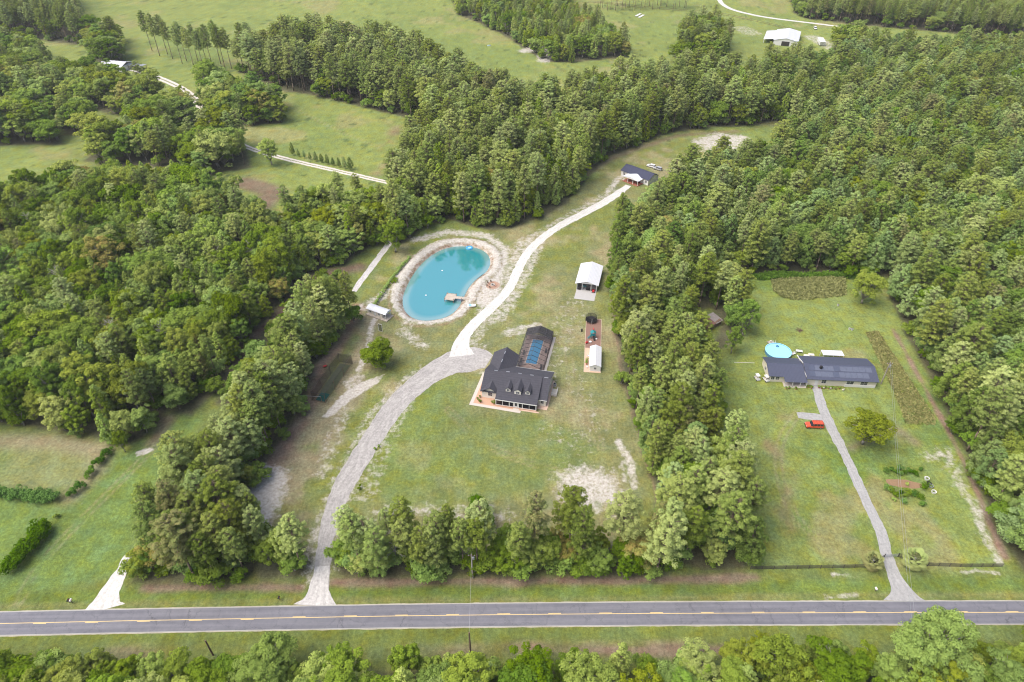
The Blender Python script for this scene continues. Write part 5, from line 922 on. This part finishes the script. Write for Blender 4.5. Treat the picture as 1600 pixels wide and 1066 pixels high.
# crops and tall grass: nobody could count the stalks
def crop(name, poly, n, h, cols, label, seed, rows=None, cat='crop', w_=.16):
    W_ = gp(poly); A = np.array(W_); r = np.random.default_rng(seed); x0, y0 = A.min(0); x1, y1 = A.max(0); px = r.uniform(x0, x1, n * 3); py = r.uniform(y0, y1, n * 3)
    if rows: py = np.round(py / rows) * rows + r.normal(0, .15, n * 3)
    ok = inside(px, py, W_); px, py = px[ok][:n], py[ok][:n]; k = len(px); hh = h * r.uniform(.55, 1.2, k); a = r.uniform(0, 6.28, k); dx, dy = np.cos(a) * w_ * 2.2, np.sin(a) * w_ * 2.2; lx, ly = r.normal(0, .35, k) * h, r.normal(0, .35, k) * h
    V_ = np.stack([np.stack([px - dx, py - dy, np.zeros(k)], 1), np.stack([px + dx, py + dy, np.zeros(k)], 1), np.stack([px + dx * .6 + lx, py + dy * .6 + ly, hh], 1), np.stack([px - dx * .6 + lx, py - dy * .6 + ly, hh], 1)], 1).reshape(-1, 3)
    me = np_mesh(name, V_, np.arange(4 * k).reshape(-1, 4)); t = np.repeat(r.random(k), 4); at = me.attributes.new('tone', 'FLOAT', 'POINT'); at.data.foreach_set('value', t.astype(np.float32))
    tag(link(name, me, leaf_mat(name + '_leaves', *cols)), label, cat, kind='stuff')
crop('corn', [(1204,433),(1320,431),(1322,462),(1250,470),(1222,466),(1208,455)], 6500, .8, ((.17, .19, .07), (.36, .36, .17)), 'patch of pale green corn stalks below the big wood', 1, 1.1)
crop('tall_grass', [(1352,520),(1372,517),(1420,590),(1462,655),(1460,665),(1415,662),(1395,610)], 5200, .35, ((.17, .20, .07), (.38, .34, .17)), 'strip of tall tan grass right of the navy roofed house', 2, cat='tall grass')
crop('weeds', [(1140,430),(1175,433),(1210,426),(1260,430),(1330,427),(1375,433),(1340,436),(1300,433),(1230,435),(1190,438)], 2600, 1.3, ((.09, .17, .03), (.20, .33, .07)), 'band of bright weeds at the foot of the big wood', 3, cat='weeds', w_=.25)
r = np.random.default_rng(77)
def shrublet(name, px, py, s, label, group=None, mat=None, seed=0, cat='plant'):
    x, y = G(px, py); t = thing(name, x, y, 0, label, cat, group); leaf_ball('foliage', mat or M_hedge, t, s * .5, s * .6, int(260 * s), .24, seed, .12); MB().bar((0, 0, 0), (0, 0, s * .5), .04, 5).build('stem', M_bark, t)
i = 0
for px, py in [(1383, 737), (1392, 735), (1400, 739), (1406, 734), (1413, 740), (1420, 737), (1427, 741), (1432, 744), (1409, 743)]: shrublet('garden_plant', px, py, r.uniform(1.2, 2.1), 'leafy plant in the upper garden row beside the neighbor driveway', 'upper garden row', seed=i); i += 1
for px, py in [(1385, 765), (1392, 768), (1398, 775), (1406, 771), (1412, 776), (1420, 773), (1428, 775), (1434, 777), (1440, 779), (1444, 764)]: shrublet('garden_plant', px, py, r.uniform(1.2, 2.2), 'leafy plant in the lower garden row beside the neighbor driveway', 'lower garden row', seed=i, mat=M_dk if i % 3 else M_hedge); i += 1
shrublet('garden_bush', 1412, 786, 1.9, 'bright rounded bush below the lower garden row, left one', seed=91); shrublet('garden_bush', 1442, 790, 1.8, 'rounded bush below the lower garden row, right one', seed=92); shrublet('garden_bush', 1438, 735, 1.3, 'small pale bush at the right end of the upper garden row', seed=93); shrublet('garden_bush', 1416, 757, 1.2, 'small pale bush between the two garden rows', seed=94, mat=M_cyp); shrublet('garden_bush', 1395, 781, 1.1, 'small yellowish bush at the lower left of the garden', seed=95, mat=M_cyp)
tag(ribbon('garden_soil', [(1385, 753, .6), (1400, 755, 1.6), (1425, 757, 1.6), (1441, 760, .6)], plain('turned_soil', (.24, .155, .09), .95, .3, 2), .01, .5, seed=33), kind='structure')
for k, (px, py, mt, lb) in enumerate([(1447.5, 749, M_white, 'white round tub farthest up in the diagonal row of garden tubs'), (1451, 757, M_black, 'upper dark tub in the diagonal row of garden tubs'), (1454, 761, M_galv, 'grey tub in the middle of the diagonal row of garden tubs'), (1458.5, 770, M_white, 'lowest white tub in the diagonal row of garden tubs')]):
    t = thing('garden_tub', *G(px, py), 0, lb, 'tub'); MB().lathe([(.55, 0), (.7, .6), (.6, .6), (.5, .15)], n=16).build('body', mt, t); leaf_ball('plant', M_dk, t, .4, .3, 120, .16, k, .3)
# fan palms beside the gate
def fan_palm(x, y, h, label, seed, s=1.0):
    t = thing('palm_tree', x, y, 0, label, 'palm tree'); r = np.random.default_rng(seed); MB().bar((0, 0, 0), (0, 0, h), .28, 8, .24).build('trunk', M_barkg, t); V_ = []; tn = []
    for i in range(46):
        az = i * 2.4; el = 1.25 - 2.1 * (i / 46) ** 1.0; d = np.array([math.cos(az) * math.cos(el), math.sin(az) * math.cos(el), math.sin(el)]); L_ = s * r.uniform(1.5, 2.1); c = np.array([0, 0, h]) + d * L_; side = unit(np.cross(d, [0, 0, 1])); up = np.cross(side, d)
        for k in range(13):
            a = (k - 6) / 6 * 1.35; q = math.cos(a) * d + math.sin(a) * side; tip = c + q * s * 1.15 + np.array([0, 0, -.35 * s * (1 + abs(a) * .3)]); b = np.cross(q, up); b = unit(b) * .17 * s
            V_ += [c - b, c + b, tip + b * .2, tip - b * .2]; tn += [1 - i / 46 * .9] * 4
    V_ = np.array(V_); me = np_mesh('fronds', V_, np.arange(len(V_)).reshape(-1, 4)); a = me.attributes.new('tone', 'FLOAT', 'POINT'); a.data.foreach_set('value', np.array(tn, np.float32)); link('fronds', me, M_palm, t)
M_palm = leaf_mat('palm_fronds', (.22, .20, .10), (.36, .44, .19))
x, y = G(1360, 885); fan_palm(x, y, 2.6, 'shaggy fan palm left of the neighbor gate', 1, .9); x, y = G(1423, 884); fan_palm(x, y, 3.4, 'fuller rounded fan palm right of the neighbor gate', 2, 1.05)
# dead trees
def snag(x, y, h, label, seed):
    t = thing('dead_tree', x, y, 0, label, 'dead tree'); r = random.Random(seed); s = MB(); MB().bar((0, 0, 0), (.3, 0, h), .22, 7, .06).build('trunk', M_barkg, t)
    for i in range(26):
        z = h * r.uniform(.35, .95); a = r.uniform(0, 6.28); L_ = (h - z) * .5 + 1.2; p1 = Vector((.3 * z / h, 0, z)); p2 = p1 + Vector((math.cos(a) * L_, math.sin(a) * L_, L_ * .6)); s.bar(p1, p2, .07, 4, .02)
        for k in range(3): q = p1.lerp(p2, r.uniform(.4, .9)); s.bar(q, q + Vector((r.uniform(-1, 1), r.uniform(-1, 1), r.uniform(.1, 1))), .03, 4, .01)
    s.build('branches', plain('bleached_bark', (.42, .39, .36), .9, .2, 2), t)
for k_, (px_, py_, h_) in enumerate([(60, 380, 15), (108, 470, 16), (250, 420, 16), (150, 330, 15), (300, 365, 17), (90, 600, 15), (270, 560, 16), (400, 430, 16), (215, 500, 14)]):
    snag(*G(px_, py_), h_, 'grey leafless tree among the crowns of the left wood', 20 + k_)
for o_ in [o for o in bpy.data.objects if o.get('label') == 'grey leafless tree among the crowns of the left wood']: o_['group'] = 'leafless trees in the left wood'
snag(*G(620, 880), 13, 'bare grey dead tree in the roadside strip left of the utility pole', 1); snag(*G(195, 560), 17, 'bleached dead tree in the lower part of the left wood', 2); snag(*G(345, 430), 18, 'bleached dead tree in the upper right of the left wood', 3); snag(*G(1345, 105), 20, 'grey dead tree at the upper edge of the big wood', 4)
# variants of each kind: (crown mesh, trunk mesh, native height)
KIND = {
 'pine_tree': [(*pine(11 + i, H=27, R=[4.6, 4.0, 5.0, 4.3, 4.8][i], base=[.42, .5, .36, .3, .46][i]), 27) for i in range(5)],
 'broadleaf_tree': [(*broad(31 + i, H=14, R=[5.2, 4.4, 5.8, 4.8, 5.0, 4.0][i], mat=[None, None, None, M_dk, None, M_dk][i]), 14) for i in range(6)] + [(*broad(40, H=12, R=5.0, base=.02, n_cl=120, leaves=150, size=.4, mat=M_dk, lump=.26), 12)] + [(*broad(44, H=19, R=8.4, base=.08, n_cl=300, leaves=120, size=.42, lump=.15), 19)],
 'conical_tree': [(*cone(51 + i, H=17, R=[3.0, 2.6, 3.3][i], n_cl=105, mat=M_cyp, pw=.6), 17) for i in range(3)],
 'young_pine_tree': [(*cone(61 + i, H=16, R=[3.6, 3.2, 4.0, 3.4][i], base=.15, n_cl=95, leaves=120, size=.38, pw=.6), 16) for i in range(4)],
 'shrub': [(*broad(71 + i, H=4, R=2.6, base=.02, n_cl=30, leaves=90, size=.34, mat=M_dk, lump=.33), 4) for i in range(3)],
}
SRC = {}; made = {k: 0 for k in KIND}
def put_tree(kind, x, y, h, wk=1.0, rz=None, label=None, group=None, var=None, name=None, cat=None, z=0.0):
    var = int(rng.integers(min(7, len(KIND[kind])))) if var is None else var
    cr, tr, H0 = KIND[kind][var]; s = h / H0; key = (kind, var)
    t = empty(name or kind, (x, y, z), rng.uniform(0, 6.28) if rz is None else rz, label, cat or kind.replace('_', ' '), group); t.scale = (s * wk, s * wk, s)
    if key not in SRC:
        a = link('crown', cr, None, t); b = link('trunk', tr, None, t); SRC[key] = (a, b)
    else:
        for q in SRC[key]: c = q.copy(); C.objects.link(c); c.parent = t
    return t
# --- singled-out trees: (kind, variant, photo x, photo y of the foot, height, width factor, label)
SPECIAL = [
 ('broadleaf_tree', 6, 591, 574, 10.5, 1.25, 'round dense green tree standing alone beside the batting cage'),
 ('broadleaf_tree', 0, 1347, 694, 12, 1.5, 'spreading leafy tree beside the neighbor driveway across from the orange suv'),
 ('broadleaf_tree', 2, 1346, 474, 14, 1.15, 'bushy tree at the right end of the corn patch'),
 ('broadleaf_tree', 7, 1428, 1056, 19, 1.0, 'largest round tree in the foreground overhanging the road at right'),
 ('broadleaf_tree', 0, 1590, 1025, 19, .5, 'thin leafy tree reaching over the road at the right edge of the photo'),
 ('broadleaf_tree', 7, 428, 1072, 13.5, 1.2, 'dark round tree nearest the road in the lower left foreground'),
 ('broadleaf_tree', 5, 640, 1060, 13, .9, 'yellow green tree below the road left of the utility pole'),
 ('conical_tree', 1, 965, 1058, 14, 1.15, 'pale silvery green tree below the middle of the road'),
 ('broadleaf_tree', 2, 343, 262, 20, 1.5, 'very large spreading oak beside the bend of the white track'),
 ('broadleaf_tree', 0, 348, 180, 19, 1.3, 'large oak touching the track, left one of the big pair above the bend'),
 ('broadleaf_tree', 2, 405, 185, 19, 1.5, 'large oak at the meadow corner, right one of the big pair above the bend'),
 ('broadleaf_tree', 1, 425, 258, 15, 1.2, 'light green tree in front of the white track below the meadow'),
 ('broadleaf_tree', 4, 208, 176, 17, 1.5, 'wide oak in front of the white roofed building at upper left'),
 ('broadleaf_tree', 0, 158, 150, 15, 1.2, 'oak left of the white roofed building at upper left'),
 ('broadleaf_tree', 1, 40, 222, 17, 1.5, 'oak at the left edge of the photo above the grassy clearing'),
 ('broadleaf_tree', 5, 125, 208, 14, 1.2, 'bright green oak in the middle of the upper left clearing'),
 ('broadleaf_tree', 4, 80, 200, 15, 1.2, 'dull green oak behind the bright one in the upper left clearing'),
 ('broadleaf_tree', 1, 232, 225, 13, 1.0, 'yellow green tree standing in the clearing left of the very large oak'),
 ('broadleaf_tree', 0, 262, 205, 14, 1.1, 'yellowish tree above the clearing beside the white track'),
 ('broadleaf_tree', 3, 1160, 524, 15, .8, 'slender pale trunked tree on the lawn edge beside the ruined shed'),
 ('broadleaf_tree', 3, 1142, 552, 11, .8, 'small bright green tree in front of the ruined shed roof'),
 ('conical_tree', 0, 868, 96, 14, 1.3, 'dark tree at the sandy patch of the upper middle pasture'),
 ('conical_tree', 1, 893, 98, 14, 1.2, 'grey green tree next to the dark one at the sandy patch'),
 ('broadleaf_tree', 2, 618, 394, 15, 1.0, 'light green tree at the head of the short track left of the pond'),
 ('broadleaf_tree', 0, 196, 706, 9, .7, 'low yellowing tree at the tip of the wood beside the hedge'),
 ('broadleaf_tree', 5, 975, 904, 9, .9, 'low dark round tree standing forward of the roadside strip'),
 ('pine_tree', 1, 1092, 480, 24, 1.1, 'tall broad pine behind the ruined shed'),
]
for kd, v, px, py, h, wk, lab in SPECIAL:
    if lab: x, y = G(px, py); put_tree(kd, x, y, h, wk, label=lab, var=v); made[kd] += 1
# tall bare-stemmed pines in the far pasture
for px, py in [(250,88),(262,85),(270,92),(285,100),(303,104),(318,107),(325,105),(333,108),(345,100),(352,108),(385,100),(398,104),(238,80),(292,96),(310,98),(362,108)]:
    x, y = G(px, py); put_tree('pine_tree', x, y, rng.uniform(26, 31), .9, var=1, label='tall bare stemmed pine in the row standing in the far left pasture', group='pines in the far left pasture'); made['pine_tree'] += 1
for px in list(range(935, 1075, 6)):
    x, y = G(px + rng.normal(0, 2), rng.uniform(8, 17)); put_tree('pine_tree', x, y, rng.uniform(22, 28), .8, var=1, label='bare stemmed pine in the row at the top edge of the photo', group='pines along the top fence'); made['pine_tree'] += 1
for i, px in enumerate(range(458, 552, 9)):
    x, y = G(px, 243 + i * 2.3); put_tree('young_pine_tree', x, y, rng.uniform(4, 7.5), .9, label='small tree in the row between the meadow and the white track', group='small trees along the white track'); made['young_pine_tree'] += 1
# --- woods: spacing and mix per region
MIX = {   # region: spacing, [(kind, weight, hmin, hmax, width)], under-storey share, words
 'belt_north': (6.8, [('pine_tree', .8, 21, 31, 1.15), ('broadleaf_tree', .2, 12, 18, 1.1)], 'the belt of woods below the far pasture'),
 'belt_mid': (5.6, [('pine_tree', .40, 19, 28, 1.1), ('conical_tree', .40, 14, 22, 1.1), ('broadleaf_tree', .20, 12, 18, 1.0)], 'the woods behind the pond'),
 'nw': (7.6, [('broadleaf_tree', .85, 14, 22, 1.2), ('pine_tree', .15, 18, 24, 1.1)], 'the scattered oak groves at upper left'),
 'far_clump': (6.5, [('pine_tree', .5, 16, 24, 1.1), ('broadleaf_tree', .5, 13, 20, 1.2)], 'the tree clump left of the big white barn'),
 'lane_trees': (7.5, [('broadleaf_tree', 1, 11, 15, 1.2)], 'the trees where the far lane enters the woods'),
 'left_wood': (5.9, [('broadleaf_tree', .56, 11, 20, 1.0), ('conical_tree', .34, 12, 19, 1.0), ('pine_tree', .10, 17, 22, 1.1)], 'the left hand wood'),
 'corridor_scrub': (5.6, [('broadleaf_tree', .9, 4, 8, 1.2), ('pine_tree', .1, 10, 14, 1.1)], 'the scrubby corridor beside the left hand wood'),
 'left_wood_east': (5.8, [('broadleaf_tree', .55, 10, 17, 1.1), ('conical_tree', .35, 12, 18, 1.1), ('pine_tree', .1, 16, 20, 1)], 'the wood left of the pond'),
 'top_mid': (8.0, [('broadleaf_tree', .45, 12, 17, 1.1), ('conical_tree', .4, 14, 18, 1.2), ('pine_tree', .15, 18, 22, 1)], 'the wood in the upper middle pasture'),
 'top_left': (7.5, [('pine_tree', .8, 22, 28, 1), ('broadleaf_tree', .2, 12, 16, 1)], 'the upper left wood'),
 'top_right': (6.6, [('pine_tree', .75, 18, 23, .95), ('broadleaf_tree', .25, 12, 17, 1.2)], 'the wood beyond the far lane'),
 'big_east': (5.9, [('young_pine_tree', .60, 12, 20, 1.1), ('pine_tree', .26, 17, 25, 1.15), ('broadleaf_tree', .14, 11, 18, 1.1)], 'the big wood on the right'),
 'east_strip': (5.0, [('pine_tree', .55, 16, 25, 1.05), ('broadleaf_tree', .3, 9, 15, 1), ('young_pine_tree', .15, 12, 17, 1.1)], 'the strip between the two lots'),
 'ruin_grove': (6.5, [('broadleaf_tree', .7, 9, 15, 1), ('pine_tree', .3, 18, 23, 1)], 'the grove round the ruined shed'),
 'west_strip': (4.4, [('pine_tree', .62, 17, 25, 1.08), ('broadleaf_tree', .38, 8, 14, 1.0)], 'the tree strip left of the gravel drive'),
 'road_strip_west': (4.6, [('pine_tree', .5, 17, 23, .95), ('broadleaf_tree', .5, 9, 14, .95)], 'the roadside trees left of the gravel drive'),
 'road_strip': (3.8, [('pine_tree', .48, 22, 28, .95), ('broadleaf_tree', .52, 9, 16, 1.05)], 'the roadside trees between the drive and the fence'),
 'south_wood': (5.5, [('broadleaf_tree', .82, 10, 15, 1.12), ('conical_tree', .18, 10, 14, 1.3)], 'the wood along the bottom edge'),
}
cand = {k: [] for k in KIND}
taken = [G(s_[2], s_[3]) for s_ in SPECIAL if s_[6]]
KEEP = [([(1092,500),(1098,556),(1120,556),(1136,512),(1132,490)], 1.0), ([(962,352),(985,300),(1010,262),(1045,262),(1036,305),(1012,338),(988,366)], 1.0), ([(540,490),(560,440),(590,385),(622,380),(604,425),(575,480),(560,500)], 1.0), ([(490,965),(525,965),(520,840),(470,830)], 1.0)]
KEEPW = [gp(k[0]) for k in KEEP]
REG = [(k, k) for k in MIX if k != 'nw'] + [('nw', k) for k in FW if k.startswith('nw')]
for mk, reg in REG:
    sp, mix, words = MIX[mk]; poly = FW[reg]; A = np.array(poly); x0, y0 = A.min(0); x1, y1 = A.max(0)
    gx, gy = np.meshgrid(np.arange(x0, x1, sp), np.arange(y0, min(y1, 1250), sp * .9)); gx = gx + (np.arange(gx.shape[0]) % 2)[:, None] * sp / 2
    jx = gx.ravel() + rng.uniform(-.38, .38, gx.size) * sp; jy = gy.ravel() + rng.uniform(-.38, .38, gx.size) * sp
    ok = inside(jx, jy, poly)
    for kp in KEEPW: ok &= ~inside(jx, jy, kp)
    jx, jy = jx[ok], jy[ok]; edge = seg_dist(jx, jy, poly)
    for x, y, e in zip(jx, jy, edge):
        if any((x - a) ** 2 + (y - b) ** 2 < 16 for a, b in taken): continue
        q = pix(x, y, 8)
        if not (-220 < q[0] < 1820) or y > 1150 or y < 40: continue
        if reg in ('big_east', 'left_wood', 'belt_mid') and q[1] < 380 and (rng.random() < .05 or math.sin(x * .11 + 2) * math.sin(y * .093) > .95): continue
        u = rng.random(); acc = 0
        for kd, wt, h0, h1, wk in mix:
            acc += wt
            if u <= acc: break
        h = rng.uniform(h0, h1)
        cl = math.sin(x * .045 + 1.3) * math.cos(y * .05)
        if reg == 'road_strip': h *= .78 if q[0] < 745 else .90
        if e < 4 and kd in ('broadleaf_tree', 'conical_tree'): h *= .8
        cand[kd].append((x, y, h, wk * rng.uniform(.78, 1.25), words))
        # shrubs fringe the wood and fill below bare stems
        if (e < 5 and rng.random() < .85) or (reg in ('east_strip', 'west_strip', 'road_strip', 'road_strip_west') and rng.random() < .95):
            cand['shrub'].append((x + rng.normal(0, 1.2), y + rng.normal(0, 1.0), rng.uniform(3, 6.5), rng.uniform(.9, 1.2), words))
NM = {'pine_tree': 'pine tree', 'broadleaf_tree': 'broadleaf tree', 'conical_tree': 'pointed tree', 'young_pine_tree': 'young pine', 'shrub': 'shrub'}
ADJ = {'pine_tree': 'tall round crowned pine in ', 'broadleaf_tree': 'lumpy green broadleaf tree in ', 'conical_tree': 'narrow light green tree in ', 'young_pine_tree': 'dark green young pine in ', 'shrub': 'dark shrub at the foot of '}
STUFFN = {'pine_tree': 'distant_pines', 'broadleaf_tree': 'distant_broadleaf_trees', 'conical_tree': 'distant_pointed_trees', 'young_pine_tree': 'distant_young_pines', 'shrub': 'distant_undergrowth'}
REST = {'pine_tree': 'mass of farther pines with rounded crowns in the woods', 'broadleaf_tree': 'mass of farther broadleaf trees in the woods', 'conical_tree': 'mass of farther pointed light green trees in the woods', 'young_pine_tree': 'mass of farther young pines in the big right hand wood', 'shrub': 'mass of farther dark undergrowth along the wood edges'}
def scatter(name, pts, kind):
    n = len(pts); A = np.array([(p_[0], p_[1], 0) for p_ in pts], np.float32); me = bpy.data.meshes.new(name); me.vertices.add(n); me.vertices.foreach_set('co', A.ravel()); me.update()
    H0 = KIND[kind][0][2]; nv = len(KIND[kind]); vid = rng.integers(min(nv, 7), size=n).astype(np.int32)
    a = me.attributes.new('vid', 'INT', 'POINT'); a.data.foreach_set('value', vid)
    a = me.attributes.new('rot', 'FLOAT_VECTOR', 'POINT'); a.data.foreach_set('vector', np.stack([np.zeros(n), np.zeros(n), rng.uniform(0, 6.28, n)], 1).astype(np.float32).ravel())
    s = np.array([p_[2] / H0 for p_ in pts]); wk = np.array([p_[3] for p_ in pts]); a = me.attributes.new('scl', 'FLOAT_VECTOR', 'POINT'); a.data.foreach_set('vector', np.stack([s * wk, s * wk, s], 1).astype(np.float32).ravel())
    o = link(name, me); g = bpy.data.node_groups.new(name, 'GeometryNodeTree'); g.interface.new_socket('Geometry', in_out='INPUT', socket_type='NodeSocketGeometry'); g.interface.new_socket('Geometry', in_out='OUTPUT', socket_type='NodeSocketGeometry')
    gi = g.nodes.new('NodeGroupInput'); go = g.nodes.new('NodeGroupOutput'); jn = g.nodes.new('GeometryNodeJoinGeometry'); L = g.links
    def attr(nm, ty): q = g.nodes.new('GeometryNodeInputNamedAttribute'); q.data_type = ty; q.inputs['Name'].default_value = nm; return q.outputs['Attribute']
    av, ar, as_ = attr('vid', 'INT'), attr('rot', 'FLOAT_VECTOR'), attr('scl', 'FLOAT_VECTOR')
    for k in range(nv):
        if (kind, k) not in SRC: continue
        j2 = g.nodes.new('GeometryNodeJoinGeometry')
        for src in SRC[(kind, k)]:
            oi = g.nodes.new('GeometryNodeObjectInfo'); oi.transform_space = 'ORIGINAL'; oi.inputs['Object'].default_value = src; L.new(oi.outputs['Geometry'], j2.inputs[0])
        cmp = g.nodes.new('FunctionNodeCompare'); cmp.data_type = 'INT'; cmp.operation = 'EQUAL'; L.new(av, cmp.inputs[2]); cmp.inputs[3].default_value = k
        ip = g.nodes.new('GeometryNodeInstanceOnPoints'); L.new(gi.outputs[0], ip.inputs['Points']); L.new(cmp.outputs['Result'], ip.inputs['Selection']); L.new(j2.outputs[0], ip.inputs['Instance'])
        e2r = g.nodes.new('FunctionNodeEulerToRotation'); L.new(ar, e2r.inputs[0]); L.new(e2r.outputs[0], ip.inputs['Rotation']); L.new(as_, ip.inputs['Scale']); L.new(ip.outputs[0], jn.inputs[0])
    L.new(jn.outputs[0], go.inputs[0]); md = o.modifiers.new('scatter', 'NODES'); md.node_group = g
    return tag(o, REST[kind], 'trees' if kind != 'shrub' else 'shrubs', kind='stuff')
for kd, lst in cand.items():
    vis = []; rest = []
    for c in lst:
        q = pix(c[0], c[1], c[2] * .7)
        (vis if (-15 < q[0] < 1615 and -15 < q[1] < 1085) else rest).append(c)
    size = lambda c: -c[2] / math.sqrt(c[0] ** 2 + c[1] ** 2 + CAM_H ** 2)
    vis.sort(key=size); nfree = 300 - made[kd]
    nv = len(KIND[kd])
    for i, c in enumerate(vis[:nfree]):
        x, y, h, wk, words = c
        put_tree(kd, x, y, h, wk, var=i if i < min(nv, 7) else None, label=ADJ[kd] + words, group=NM[kd] + 's in ' + words)
    rest += vis[nfree:]
    print(kd, 'individual', min(len(vis), nfree), 'mass', len(rest))
    if rest: scatter(STUFFN[kd], rest, kd)
# ------------------------------------------------------------ haze
hz = bpy.data.materials.new('haze_air'); hz.use_nodes = True; nt = hz.node_tree; nt.nodes.clear(); vo = nt.nodes.new('ShaderNodeVolumePrincipled'); ou = nt.nodes.new('ShaderNodeOutputMaterial'); nt.links.new(vo.outputs[0], ou.inputs['Volume'])
vo.inputs['Color'].default_value = (.86, .90, .96, 1); vo.inputs['Density'].default_value = 0.00010; vo.inputs['Anisotropy'].default_value = .2
o = MB().box(-5500, 5500, -1100, 7600, -4.5, 156).build('haze', hz); tag(o, kind='stuff')
